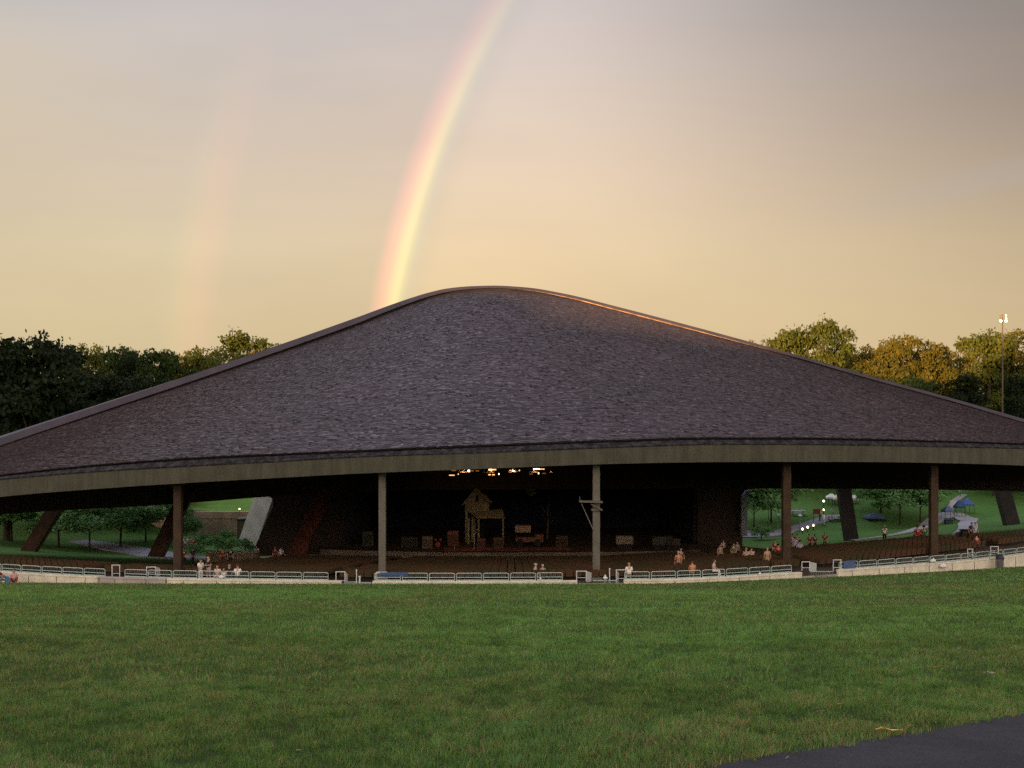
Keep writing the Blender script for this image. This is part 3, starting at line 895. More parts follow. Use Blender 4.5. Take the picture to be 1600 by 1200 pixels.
# ------------------------------------------------------------------ grass blades on the lawn
def grass():
    def scatter(n, y0, y1, hh, ww, seed, near):
        r = np.random.default_rng(seed)
        y = np.sqrt(r.uniform(y0*y0, y1*y1, n)); x = r.uniform(-1, 1, n)*(y*.53+1.5)
        wy = wall_y(x)
        keep = (y < wy-.05) & (above_edge(x, y) > -.05+.07*np.sin(x*9)*np.sin(x*23+1)+r.normal(0, .035, len(x)))
        x, y = x[keep], y[keep]
        # clumping noise
        def vn(f, s):
            a = .6+s; u = (x*math.cos(a)+y*math.sin(a))*f+500; v = (y*math.cos(a)-x*math.sin(a))*f*.8+500
            T = np.random.default_rng(int(s*100)).uniform(-1, 1, (256, 256))
            i = np.floor(u).astype(int); j = np.floor(v).astype(int); fu = u-i; fv = v-j
            fu = fu*fu*(3-2*fu); fv = fv*fv*(3-2*fv)
            g_ = lambda p, q_: T[p % 256, q_ % 256]
            return (g_(i, j)*(1-fu)+g_(i+1, j)*fu)*(1-fv)+(g_(i, j+1)*(1-fu)+g_(i+1, j+1)*fu)*fv
        def ns(f, s): return vn(f, s)+.5*vn(f*2.1, s+1)
        c1 = ns(.16, 1.3); c2 = ns(.7, .4); c3 = ns(2.4, 2.2); c4 = ns(7.0, .9); c5 = ns(15.0, 3.3)
        dens = .60+.10*c2+.20*c3+.30*c4+.16*c5
        k = r.random(len(x)) < dens
        x, y, c1, c2, c3, c4, c5 = (a[k] for a in (x, y, c1, c2, c3, c4, c5))
        m = len(x); z = lawn_z(x, y)
        h = hh*(1+.26*c3+.14*c2+.38*c4+.2*c5)*r.uniform(.55, 1.25, m)
        w = ww*r.uniform(.7, 1.3, m)
        a = r.uniform(0, 2*np.pi, m); la = r.uniform(0, 2*np.pi, m); ln = r.uniform(.1, .95, m)*h
        ca, sa = np.cos(a), np.sin(a); lx, ly = np.cos(la)*ln, np.sin(la)*ln
        base = np.stack([x, y, z], -1)
        s = np.stack([ca*w/2, sa*w/2, 0*w], -1)
        mid = base+np.stack([lx*.35, ly*.35, h*.6], -1)
        tip = base+np.stack([lx, ly, h], -1)
        # colours
        t = r.random(m)
        g = np.stack([.113+.053*t, .222+.08*t, .042+.022*t], -1)*(1+.10*c1+.18*c2+.22*c3+.26*c4+.14*c5)[:, None]*(.82*np.clip(.94+y/400, .8, 1.25))[:, None]
        blue = (r.random(m) < .18+.12*c2); g[blue] = g[blue]*[.75, .98, 1.7]
        ol = (r.random(m) < np.clip(.16-.18*c1+.12*c3, 0, .6)); g[ol] = np.array([.175, .195, .055])*r.uniform(.6, 1.1, (ol.sum(), 1))
        dry = (r.random(m) < np.clip(.05+.13*c3-.07*c1+.04*c2, .004, .3)+.22*np.exp(-np.clip(above_edge(x, y), 0, 9)/.12)*(y < 20)+.10*np.clip((x-.5)/3, 0, 1)*np.clip((14-y)/5, 0, 1)*(1+c3)); g[dry] = np.array([.36, .28, .14])*r.uniform(.6, 1.1, (dry.sum(), 1))
        return base, s, mid, tip, g
    allv, allf, allc = [], [], []; off = 0; tot = []
    for args in ((360000, 6.6, 13, .060, .0062, 1), (260000, 12, 22, .062, .0100, 2), (220000, 19, 34, .066, .0160, 3), (210000, 29, 55, .070, .024, 4), (190000, 44, 87, .072, .030, 5)):
        b_, s, mid, tip, g = scatter(*args, near=True)
        m = len(b_)
        V = np.stack([b_-s, b_+s, mid+s*.75, mid-s*.75, tip], 1).reshape(-1, 3)
        q = np.arange(m)*5+off
        allv.append(V); allc.append(np.repeat(g, 5, 0))
        tot.append(q); off += m*5
    q = np.concatenate(tot); V = np.concatenate(allv); Cc = np.concatenate(allc)
    nb = len(q)
    lv = np.stack([q, q+1, q+2, q+3, q+3, q+2, q+4], 1).reshape(-1)
    ls = (np.arange(nb)[:, None]*7+np.array([0, 4])).reshape(-1)
    me = bpy.data.meshes.new('grass')
    me.vertices.add(len(V)); me.vertices.foreach_set('co', V.reshape(-1).astype(np.float32))
    me.loops.add(nb*7); me.loops.foreach_set('vertex_index', lv.astype(np.int32))
    me.polygons.add(nb*2); me.polygons.foreach_set('loop_start', ls.astype(np.int32))
    me.update(calc_edges=True)
    ca = me.attributes.new('gcol', 'FLOAT_COLOR', 'POINT')
    ca.data.foreach_set('color', np.concatenate([Cc, np.ones((len(Cc), 1))], 1).reshape(-1).astype(np.float32))
    m = bpy.data.materials.new('grass_blades'); m.use_nodes = True
    b = NT(m.node_tree); p = m.node_tree.nodes['Principled BSDF']
    at = b.n('ShaderNodeAttribute'); at.attribute_name = 'gcol'
    b.link(at.outputs['Color'], p.inputs['Base Color']); p.inputs['Roughness'].default_value = .6; p.inputs['Specular IOR Level'].default_value = .2
    tr = b.n('ShaderNodeBsdfTranslucent'); b.link(at.outputs['Color'], tr.inputs[0])
    mx = b.n('ShaderNodeMixShader'); mx.inputs[0].default_value = .30
    b.link(p.outputs[0], mx.inputs[1]); b.link(tr.outputs[0], mx.inputs[2])
    b.link(mx.outputs[0], m.node_tree.nodes['Material Output'].inputs[0])
    me.materials.append(m)
    tag(link('grass', me), kind='stuff')
grass()

# fallen leaves
def leaf_mesh(L, col, curl, name):
    b_ = MB(); pts = []
    prof = [(0, .02), (.12, .12), (.3, .28), (.5, .36), (.7, .26), (.88, .12), (1, .0)]
    rows = []
    for t, w in prof:
        lob = 1+.35*math.sin(t*22)
        rows.append([((t-.5)*L, -w*L*.55*lob, curl*L*(.5*w+abs(t-.5))), ((t-.5)*L, 0, curl*L*.6*abs(t-.5)), ((t-.5)*L, w*L*.55*lob, curl*L*(.6*w+abs(t-.5)*.8))])
    b_.grid(rows); b_.tube([(-.5*L, 0, curl*L*.3), (-.72*L, .03*L, .0)], .004, 5)
    return b_.build(name, mat('leaf_%s' % str(col), col, .7, var=.25, scale=30))
for px, py, L, col, rz, lab in (
    (1393, 1153, .19, (.62, .42, .15), -.25, 'largest pale tan fallen leaf lying on the edge of the asphalt path'),
    (1420, 1144, .09, (.34, .15, .07), .5, 'small brown leaf just right of the big tan leaf at the path edge'),
    (1321, 1174, .09, (.20, .17, .08), .1, 'dull olive fallen leaf on the asphalt path, lower left of the tan leaf'),
    (1230, 1193, .06, (.24, .20, .12), .9, 'tiny pale leaf on the asphalt near the bottom edge of the photo'),
    (1312, 1110, .11, (.45, .28, .08), -.7, 'yellow-brown leaf standing in the grass left of the path'),
    (1301, 1086, .10, (.30, .20, .08), 1.2, 'dull brown leaf in the grass above the yellow-brown leaf'),
    (1461, 1050, .17, (.36, .16, .07), -.3, 'reddish brown leaf farthest up the lawn at the right'),
    (1485, 1073, .11, (.32, .16, .06), 1.0, 'rusty leaf in the grass below the reddish brown one'),
    (1492, 1090, .12, (.40, .28, .10), -1.0, 'tan leaf in the grass right above the asphalt edge'),
    (1548, 1059, .17, (.34, .33, .26), -.2, 'pale grey-green leaf on the lawn near the right edge'),
    (1284, 1121, .10, (.32, .22, .10), -.2, 'brown leaf in the grass nearest the path on the left'),
    (468, 1185, .05, (.50, .50, .42), .2, 'small white scrap of leaf on the lawn near the bottom'),
):
    h = hit(px, py)
    o = leaf_mesh(L*(1 if px == 1393 else .72), tuple(c_*(1 if px == 1393 else .75) for c_ in col), .35, 'fallen_leaf'); o.location = h+Vector((0, 0, .035 if above_edge(h.x, h.y) < 0 else .055)); o.rotation_euler = (random.uniform(-.2, .3), random.uniform(-.2, .2), rz)
    tag(o, lab, 'leaf', 'fallen leaves')

# ------------------------------------------------------------------ trees
def leaf_mat(name, c1, c2):
    m = bpy.data.materials.new(name); m.use_nodes = True
    b = NT(m.node_tree); p = m.node_tree.nodes['Principled BSDF']
    at = b.n('ShaderNodeAttribute'); at.attribute_name = 'rnd'
    c = b.mix(at.outputs['Fac'], c1, c2)
    b.link(c, p.inputs['Base Color']); p.inputs['Roughness'].default_value = .65; p.inputs['Specular IOR Level'].default_value = .15
    tr = b.n('ShaderNodeBsdfTranslucent'); b.link(c, tr.inputs[0])
    mx = b.n('ShaderNodeMixShader'); mx.inputs[0].default_value = .22
    b.link(p.outputs[0], mx.inputs[1]); b.link(tr.outputs[0], mx.inputs[2])
    b.link(mx.outputs[0], m.node_tree.nodes['Material Output'].inputs[0])
    return m
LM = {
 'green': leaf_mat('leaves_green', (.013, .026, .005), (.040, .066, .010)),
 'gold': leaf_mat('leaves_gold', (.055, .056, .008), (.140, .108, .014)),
 'dark': leaf_mat('leaves_in_shade', (.006, .012, .003), (.014, .024, .005)),  # shade put into the leaf colour for crowns out of the sun
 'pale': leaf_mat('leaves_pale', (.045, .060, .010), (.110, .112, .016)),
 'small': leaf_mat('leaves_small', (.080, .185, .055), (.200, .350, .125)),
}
M_bark = mat('bark', (.055, .042, .030), .95, var=.3, scale=3, bump=.4)
TREES = {}
def tree_data(seed, H, W, crown0, leaf, n, nblob, key, top=1.0):
    """foliage mesh (many leaf-sized faces in clumps) and trunk mesh with limbs"""
    r = np.random.default_rng(seed)
    cz = H*(1+crown0)/2; rz = H*(1-crown0)/2
    bl = []
    for i in range(nblob):
        while True:
            q = r.uniform(-1, 1, 3)
            if np.linalg.norm(q) < 1 and np.linalg.norm(q) > .35: break
        br = r.uniform(.24, .42)*(1-.35*max(q[2], 0))
        bl.append((q[0]*W/2*(1-.2*abs(q[2])), q[1]*W/2*(1-.2*abs(q[2])), cz+q[2]*rz*.86*top, br*W/2*1.05))
    bl.append((0, 0, cz, W*.30)); bl.append((0, 0, cz+rz*.55, W*.2))
    wts = np.array([b_[3]**2 for b_ in bl]); wts /= wts.sum()
    idx = r.choice(len(bl), n, p=wts)
    B = np.array(bl)[idx]
    d = r.normal(size=(n, 3)); d /= np.linalg.norm(d, axis=1)[:, None]
    d[:, 2] = np.where(d[:, 2] < -.3, -d[:, 2]*.5, d[:, 2])
    sub = 1+.22*np.sin(d[:, 0]*7+idx)*np.sin(d[:, 1]*6+idx*2)+.15*np.sin(d[:, 2]*11+idx)
    rad = B[:, 3]*r.uniform(.55, 1.0, n)**.5*sub
    stray = r.random(n) < .05; rad[stray] *= 1.22
    Pc = B[:, :3]+d*rad[:, None]*[1, 1, .85]
    s = leaf*r.uniform(.6, 1.35, n)
    nrm = d+r.normal(size=(n, 3))*.75; nrm /= np.linalg.norm(nrm, axis=1)[:, None]
    t = np.cross(nrm, r.normal(size=(n, 3))); t /= np.linalg.norm(t, axis=1)[:, None]; u = np.cross(nrm, t)
    t = t*s[:, None]*.5; u = u*s[:, None]*.34
    V = np.stack([Pc-t, Pc-u+nrm*s[:, None]*.06, Pc+t, Pc+u-nrm*s[:, None]*.04], 1).reshape(-1, 3)
    me = bpy.data.meshes.new('crown')
    me.vertices.add(n*4); me.vertices.foreach_set('co', V.reshape(-1).astype(np.float32))
    me.loops.add(n*4); me.loops.foreach_set('vertex_index', np.arange(n*4, dtype=np.int32))
    me.polygons.add(n); me.polygons.foreach_set('loop_start', np.arange(0, n*4, 4, dtype=np.int32))
    me.update(calc_edges=True)
    a = me.attributes.new('rnd', 'FLOAT', 'FACE')
    cl = r.random(len(bl))[idx]*.55+r.random(n)*.45
    a.data.foreach_set('value', cl.astype(np.float32))
    me['top'] = float(np.percentile(V[:, 2], 99.7))
    me.materials.append(LM[key])
    tb = MB(); R0 = H*.020+.05 if H > 12 else H*.009+.03
    lean = r.uniform(-.02, .02, 2)*H
    pts = [(0, 0, -.4), (lean[0]*.2, lean[1]*.2, H*.12), (lean[0]*.5, lean[1]*.5, H*.4), (lean[0], lean[1], H*.72), (lean[0]*1.2, lean[1]*1.2, H*.9)]
    tb.tube(pts, [R0*1.35, R0, R0*.75, R0*.4, R0*.1], 8)
    for b_ in sorted(bl, key=lambda q: -q[3])[:9]:
        z0 = max(H*crown0*.9, min(b_[2]*.62, H*.6))
        tb.tube([(lean[0]*z0/H, lean[1]*z0/H, z0), (b_[0]*.55, b_[1]*.55, (z0+b_[2])/2+.2), (b_[0]*.95, b_[1]*.95, b_[2])], [R0*.42, R0*.28, R0*.07], 6)
    tm = bpy.data.meshes.new('trunk'); tm.from_pydata(tb.v, [], tb.f); tm.update(); tm.materials.append(M_bark)
    tm.polygons.foreach_set('use_smooth', [True]*len(tm.polygons))
    return me, tm
def add_tree(var, loc, H, label, group, W=1.0, rz=None, name='broadleaf_tree', cat='tree', key=None):
    if var not in TREES: TREES[var] = tree_data(*VAR[var])
    me, tm = TREES[var]; H0 = me['top']
    k = H/H0
    t = thing(name, label, cat, loc, random.uniform(0, 6.28) if rz is None else rz, group)
    t.scale = (k*W, k*W, k)
    c = link('crown', me, t)
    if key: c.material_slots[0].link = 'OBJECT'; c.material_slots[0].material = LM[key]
    link('trunk', tm, t)
    return t
VAR = {  # seed, height, width, crown start, leaf size, leaves, clumps, material
 'oakA': (1, 26, 16, .16, .62, 15000, 26, 'green'),
 'oakB': (2, 26, 15, .14, .60, 15000, 30, 'green'),
 'oakC': (3, 24, 17, .18, .60, 14000, 22, 'gold'),
 'oakD': (4, 27, 14, .15, .55, 15000, 34, 'dark'),
 'roundA': (15, 25, 14, .10, .52, 18000, 34, 'pale'),
 'loose': (6, 27, 13, .18, .50, 9000, 30, 'gold'),
 'smallA': (7, 7, 7.0, .16, .26, 12000, 24, 'small'),
 'smallB': (8, 7, 8.0, .18, .26, 12000, 26, 'small'),
 'shrub': (9, 2.2, 2.8, .02, .13, 3500, 14, 'small'),
}
def tree_at(px, ptop, Y, var, W, label, group, key=None):
    g = on_ground(px, Y); H = (HZ-ptop)/F*Y-g.z-(.8 if px < 800 else 0)
    add_tree(var, (g.x, g.y, g.z-.1), H, label, group, W=W, key=key)
GL, GR = 'trees behind the left side of the roof', 'trees behind the right side of the roof'
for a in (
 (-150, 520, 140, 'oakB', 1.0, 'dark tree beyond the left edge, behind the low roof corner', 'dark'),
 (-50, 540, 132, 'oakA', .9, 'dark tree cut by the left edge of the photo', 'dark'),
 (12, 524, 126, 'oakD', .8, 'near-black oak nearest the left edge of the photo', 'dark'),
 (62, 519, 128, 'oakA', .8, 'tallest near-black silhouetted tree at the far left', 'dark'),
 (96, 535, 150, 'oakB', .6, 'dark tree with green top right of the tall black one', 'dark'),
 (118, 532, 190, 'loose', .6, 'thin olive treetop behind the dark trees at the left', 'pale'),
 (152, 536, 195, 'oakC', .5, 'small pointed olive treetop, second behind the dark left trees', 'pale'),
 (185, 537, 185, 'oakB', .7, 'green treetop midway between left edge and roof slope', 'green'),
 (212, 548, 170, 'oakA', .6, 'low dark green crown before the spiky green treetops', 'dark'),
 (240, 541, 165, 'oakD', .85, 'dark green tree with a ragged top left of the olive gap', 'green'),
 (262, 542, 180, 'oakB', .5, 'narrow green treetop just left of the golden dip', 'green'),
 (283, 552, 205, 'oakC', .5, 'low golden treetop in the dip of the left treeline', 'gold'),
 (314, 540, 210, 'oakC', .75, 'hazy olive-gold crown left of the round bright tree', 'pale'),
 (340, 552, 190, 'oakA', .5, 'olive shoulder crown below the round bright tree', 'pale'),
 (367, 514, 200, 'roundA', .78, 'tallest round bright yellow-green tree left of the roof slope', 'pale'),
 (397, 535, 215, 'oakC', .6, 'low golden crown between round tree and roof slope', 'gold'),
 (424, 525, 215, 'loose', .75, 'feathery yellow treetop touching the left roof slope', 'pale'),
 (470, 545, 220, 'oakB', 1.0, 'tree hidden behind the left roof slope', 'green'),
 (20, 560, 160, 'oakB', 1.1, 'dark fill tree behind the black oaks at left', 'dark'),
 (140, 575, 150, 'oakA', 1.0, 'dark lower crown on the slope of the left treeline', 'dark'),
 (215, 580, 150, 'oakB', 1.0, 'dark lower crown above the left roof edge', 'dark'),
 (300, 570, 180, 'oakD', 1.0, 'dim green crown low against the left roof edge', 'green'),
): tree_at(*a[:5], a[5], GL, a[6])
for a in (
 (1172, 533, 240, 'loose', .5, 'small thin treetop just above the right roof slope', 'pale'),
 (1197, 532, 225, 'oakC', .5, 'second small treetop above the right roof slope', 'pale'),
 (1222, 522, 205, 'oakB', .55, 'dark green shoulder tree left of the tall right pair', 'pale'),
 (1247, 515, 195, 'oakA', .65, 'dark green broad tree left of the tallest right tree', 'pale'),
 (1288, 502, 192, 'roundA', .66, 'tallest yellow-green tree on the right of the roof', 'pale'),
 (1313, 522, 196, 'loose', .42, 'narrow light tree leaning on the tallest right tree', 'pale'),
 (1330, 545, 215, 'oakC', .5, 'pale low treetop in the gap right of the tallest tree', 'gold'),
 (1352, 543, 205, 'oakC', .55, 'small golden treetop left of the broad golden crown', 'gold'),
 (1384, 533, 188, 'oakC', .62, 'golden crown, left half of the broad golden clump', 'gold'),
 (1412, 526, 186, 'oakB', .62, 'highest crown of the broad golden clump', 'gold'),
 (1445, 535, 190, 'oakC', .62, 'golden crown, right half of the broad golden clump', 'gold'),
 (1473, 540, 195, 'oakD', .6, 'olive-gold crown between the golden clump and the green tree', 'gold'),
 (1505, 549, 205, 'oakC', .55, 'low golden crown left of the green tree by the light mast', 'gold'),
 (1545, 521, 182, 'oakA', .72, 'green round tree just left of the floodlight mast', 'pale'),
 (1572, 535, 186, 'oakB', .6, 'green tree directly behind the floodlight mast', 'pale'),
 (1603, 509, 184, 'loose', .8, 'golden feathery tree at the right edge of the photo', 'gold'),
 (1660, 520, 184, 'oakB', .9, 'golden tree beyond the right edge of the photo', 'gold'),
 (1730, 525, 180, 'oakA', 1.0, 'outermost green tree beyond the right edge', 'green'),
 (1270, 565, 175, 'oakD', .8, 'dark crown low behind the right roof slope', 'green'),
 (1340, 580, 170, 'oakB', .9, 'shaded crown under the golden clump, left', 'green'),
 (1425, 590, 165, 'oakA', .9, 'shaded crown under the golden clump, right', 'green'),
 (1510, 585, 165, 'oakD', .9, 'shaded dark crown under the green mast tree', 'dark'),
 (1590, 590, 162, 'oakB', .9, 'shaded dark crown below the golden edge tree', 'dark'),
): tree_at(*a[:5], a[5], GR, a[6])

# small trees and shrubs seen through the open sides
GS = 'small trees on the grounds seen through the open sides'
for px, Y, H, var, W, lab in (
 (-15, 116, 6.8, 'smallB', 1.1, 'leafy ornamental tree left of the first raking pier'),
 (18, 124, 7.5, 'smallA', 1.2, 'small leafy tree at the left edge beside the first pier'),
 (92, 119, 7.2, 'smallA', 1.25, 'small leafy tree just right of the first raking pier'),
 (140, 115, 6.6, 'smallB', 1.25, 'dark low-branched tree in the middle of the left opening'),
 (188, 122, 7.0, 'smallA', 1.25, 'leafy tree above the grey path in the left opening'),
 (228, 127, 7.0, 'smallB', 1.1, 'bushy tree left of the second raking pier'),
 (291, 124, 4.6, 'smallA', .8, 'leafy tree between brown column and pink retaining wall'),
 (60, 140, 8.5, 'smallB', 1.3, 'back-row leafy tree behind the first raking pier'),
 (165, 142, 8.5, 'smallA', 1.4, 'back-row leafy tree behind the left opening'),
 (250, 140, 8.0, 'smallB', 1.2, 'back-row tree behind the brown left column'),
 (1178, 134, 7.4, 'smallB', .9, 'leafy tree at the left side of the right opening'),
 (1205, 138, 7.8, 'smallA', 1.1, 'full leafy tree left of the brown right-hand column'),
 (1252, 158, 9.5, 'smallB', 1.1, 'light green tree right of the brown column'),
 (1283, 165, 9.0, 'smallA', 1.0, 'distant tree between column and black pier'),
 (1345, 160, 8.6, 'smallB', 1.1, 'tree right behind the black raking pier'),
 (1376, 142, 8.4, 'smallA', 1.2, 'young tree with a slim trunk over the blue-grey tent'),
 (1406, 134, 7.4, 'smallB', 1.1, 'young tree in the middle of the right opening'),
 (1438, 136, 7.6, 'smallA', 1.0, 'young tree left of the second brown right column'),
 (1536, 160, 9.4, 'smallB', 1.0, 'light green tree right of the winding path'),
 (1552, 150, 8.4, 'smallA', 1.1, 'leafy tree left of the last black pier'),
 (1612, 152, 9.0, 'smallB', 1.3, 'leafy tree at the right edge past the last pier'),
 (1500, 200, 11, 'smallA', 1.2, 'distant tree at the top of the winding path'),
 (1400, 186, 12, 'smallB', 1.4, 'distant tree behind the young trees'),
 (1310, 195, 12, 'smallA', 1.4, 'distant tree behind the white canopies'),
 (1225, 186, 12, 'smallB', 1.4, 'distant tree behind the brown right column'),
 (1570, 184, 12, 'smallA', 1.4, 'distant tree behind the last black pier'),
 (1455, 192, 12, 'smallB', 1.3, 'distant tree left of the path top'),
): 
    g = on_ground(px, Y); add_tree(var, (g.x, g.y, g.z-.05), H, lab, GS, W=W, name='small_tree', key='small')
for px, Y, H, W, lab in (
 (318, 119, 2.1, 1.0, 'shrub left of the low brown planter wall'),
 (340, 117, 2.1, 1.1, 'broad shrub behind the left part of the planter wall'),
 (362, 116, 1.9, 1.0, 'shrub in the middle behind the planter wall'),
 (383, 115, 2.0, 1.0, 'shrub against the foot of the pale concrete pier'),
 (352, 124, 2.0, 1.0, 'taller shrub before the pink retaining wall'),
 (305, 113, 1.6, 1.0, 'low shrub beside the brown left column'),
 (1190, 124, 1.8, 1.3, 'low shrub by the path at the left of the right opening'),
):
    g = on_ground(px, Y); add_tree('shrub', (g.x, g.y, g.z-.05), H, lab, 'shrubs near the planter wall', W=W, name='shrub', cat='shrub', key='small')

# ------------------------------------------------------------------ embankment, retaining walls
def embankment():
    # curved retaining wall with a grass terrace on top
    pts = [(-53.0, 146), (-49.5, 139.5), (-45.5, 136.0), (-41.0, 134.3), (-36.8, 134.0), (-31.0, 134.8), (-26.0, 137.5)]
    fx = interp(list(zip(range(7), [p[0] for p in pts]))); fy = interp(list(zip(range(7), [p[1] for p in pts])))
    T = np.linspace(0, 6, 40); zt = -12.75
    W_ = MB().grid([[(float(fx(t)), float(fy(t)), -16.6), (float(fx(t)), float(fy(t)), zt-.9), (float(fx(t)), float(fy(t))-.10, zt-.9), (float(fx(t)), float(fy(t))-.10, zt), (float(fx(t)), float(fy(t))+.5, zt), (float(fx(t)), float(fy(t))+.5, -16.6)] for t in T])
    tag(W_.build('retaining_wall', mat('pink_concrete', (.44, .32, .25), .9, var=.2, scale=.6, bump=.2)), 'curved pinkish concrete retaining wall below a bright grass terrace', 'wall')
    rows = []
    for t in T:
        x, y = float(fx(t)), float(fy(t))
        rows.append([(x+(x+38)*k*.01, y+.48+k, zt-.03+k*.028+.12*math.sin(x*.4+k*.2)) for k in (0, 4, 9, 15, 22, 30, 40)])
    tag(MB().grid(rows).build('terrace_grass', ground_mat('terrace_turf', (.10, .21, .035), (.13, .25, .045), (.09, .15, .035), .2, 4.0), smooth=True), kind='structure')
    b_ = MB().box((-34.6, 131.8, -14.9), (2.2, 2.6, 2.9)).box((-34.6, 131.7, -13.38), (2.5, 2.9, .16))
    tag(b_.build('service_block', mat('dim_concrete', (.13, .105, .085), .9, var=.2)), 'small dim concrete block against the pink retaining wall', 'block')
    # planter wall nearer the pavilion
    a = hit(322, 884, 90); y = 103.0
    A = P(322, 859, y); B = P(403, 857, y)
    w = MB().box(((A.x+B.x)/2, y+.2, (A.z-1.0)-.3), (B.x-A.x, .4, 2.0))
    o = w.build('planter_wall', mat('planter_concrete', (.17, .125, .09), .9, var=.25, scale=1.2, bump=.2))
    MB().box(((A.x+B.x)/2, y+.2, A.z-.22), (B.x-A.x+.16, .56, .12)).build('coping', mat('coping_concrete', (.28, .26, .23), .9), o)
    tag(o, 'low brown planter wall with a pale coping, left of the stage', 'wall')
embankment()
# ground step and landings behind the gate openings
def kerbs():
    xs = np.linspace(-109, 109, 240)
    rows = [[(x, float(wall_y(x))+.10, max(float(lawn_z(x, float(wall_y(x)))), float(far_z(x, float(wall_y(x))+.3)))+.03), (x, float(wall_y(x))+.10, -19)] for x in xs]
    rows2 = [[(x, float(wall_y(x))+.10, r[0][2]), (x, float(wall_y(x))+.55, float(far_z(x, float(wall_y(x))+.55))+.02)] for x, r in zip(xs, rows)]
    tag(MB().grid(rows).build('kerb', M_greyc), kind='structure')
    tag(MB().grid(rows2).build('kerb', mat('landing_concrete', (.12, .10, .085), .9)), kind='structure')
kerbs()

# ------------------------------------------------------------------ people
def skin_mesh(name, nodes, edges, root=0, sub=1):
    me = bpy.data.meshes.new(name)
    me.from_pydata([n[0] for n in nodes], edges, []); me.update()
    o = bpy.data.objects.new('tmp', me); C.objects.link(o)
    o.modifiers.new('s', 'SKIN').use_smooth_shade = True
    sv = me.skin_vertices[0].data if me.skin_vertices else None
    if sv is None:
        bpy.context.view_layer.objects.active = o
    for i, n in enumerate(nodes):
        r = n[1]; me.skin_vertices[0].data[i].radius = (r, r) if not hasattr(r, '__len__') else r
        me.skin_vertices[0].data[i].use_root = (i == root)
    o.modifiers.new('u', 'SUBSURF').levels = sub
    dg = bpy.context.evaluated_depsgraph_get()
    out = bpy.data.meshes.new_from_object(o.evaluated_get(dg))
    out.name = name
    bpy.data.objects.remove(o)
    return out

def limb(a, b, t): return tuple(Vector(a).lerp(Vector(b), t))
POSE = {
 # hip, knee, ankle, toe (L,R); shoulder, elbow, wrist (L,R); pelvis, chest, neck, head   -- metres, facing -y
 'stand': dict(pel=(0, 0, .95), chest=(0, 0, 1.32), neck=(0, 0, 1.50), head=(0, -.02, 1.64),
   hip=[(-.10, 0, .90), (.10, 0, .90)], knee=[(-.11, -.02, .49), (.11, -.01, .49)], ank=[(-.12, .02, .08), (.12, .03, .08)], toe=[(-.14, -.16, .035), (.14, -.14, .035)],
   sh=[(-.19, 0, 1.42), (.19, 0, 1.42)], el=[(-.25, .02, 1.13), (.25, .02, 1.13)], wr=[(-.26, -.06, .88), (.26, -.06, .88)]),
 'hold': dict(pel=(0, 0, .95), chest=(0, .01, 1.32), neck=(0, -.01, 1.50), head=(.01, -.05, 1.63),
   hip=[(-.10, 0, .90), (.10, 0, .90)], knee=[(-.12, -.03, .49), (.10, .0, .49)], ank=[(-.14, .0, .08), (.13, .04, .08)], toe=[(-.17, -.17, .035), (.15, -.13, .035)],
   sh=[(-.19, 0, 1.42), (.19, 0, 1.42)], el=[(-.25, -.02, 1.14), (.25, -.02, 1.14)], wr=[(-.12, -.25, 1.12), (.10, -.26, 1.15)]),
 'walk': dict(pel=(0, 0, .93), chest=(0, -.02, 1.31), neck=(0, -.03, 1.48), head=(0, -.06, 1.62),
   hip=[(-.10, 0, .89), (.10, 0, .89)], knee=[(-.11, -.18, .50), (.11, .06, .48)], ank=[(-.11, -.24, .10), (.12, .34, .14)], toe=[(-.12, -.43, .05), (.12, .20, .035)],
   sh=[(-.19, 0, 1.41), (.19, 0, 1.41)], el=[(-.24, .13, 1.15), (.24, -.10, 1.14)], wr=[(-.24, .08, .90), (.24, -.28, .97)]),
 'sit': dict(pel=(0, 0, .13), chest=(0, -.03, .50), neck=(0, -.06, .68), head=(0, -.10, .81),
   hip=[(-.11, -.02, .12), (.11, -.02, .12)], knee=[(-.20, -.38, .38), (.22, -.36, .36)], ank=[(-.12, -.60, .08), (.14, -.58, .08)], toe=[(-.13, -.77, .04), (.16, -.75, .04)],
   sh=[(-.19, -.03, .60), (.19, -.03, .60)], el=[(-.27, -.18, .42), (.27, -.18, .40)], wr=[(-.15, -.38, .42), (.17, -.38, .40)]),
 'bench': dict(pel=(0, 0, .50), chest=(0, -.02, .88), neck=(0, -.04, 1.06), head=(0, -.07, 1.20),
   hip=[(-.10, -.02, .49), (.10, -.02, .49)], knee=[(-.13, -.44, .50), (.13, -.44, .50)], ank=[(-.13, -.42, .08), (.13, -.45, .08)], toe=[(-.14, -.60, .035), (.14, -.63, .035)],
   sh=[(-.19, -.02, .98), (.19, -.02, .98)], el=[(-.25, -.06, .70), (.25, -.06, .70)], wr=[(-.16, -.30, .60), (.16, -.30, .60)]),
}
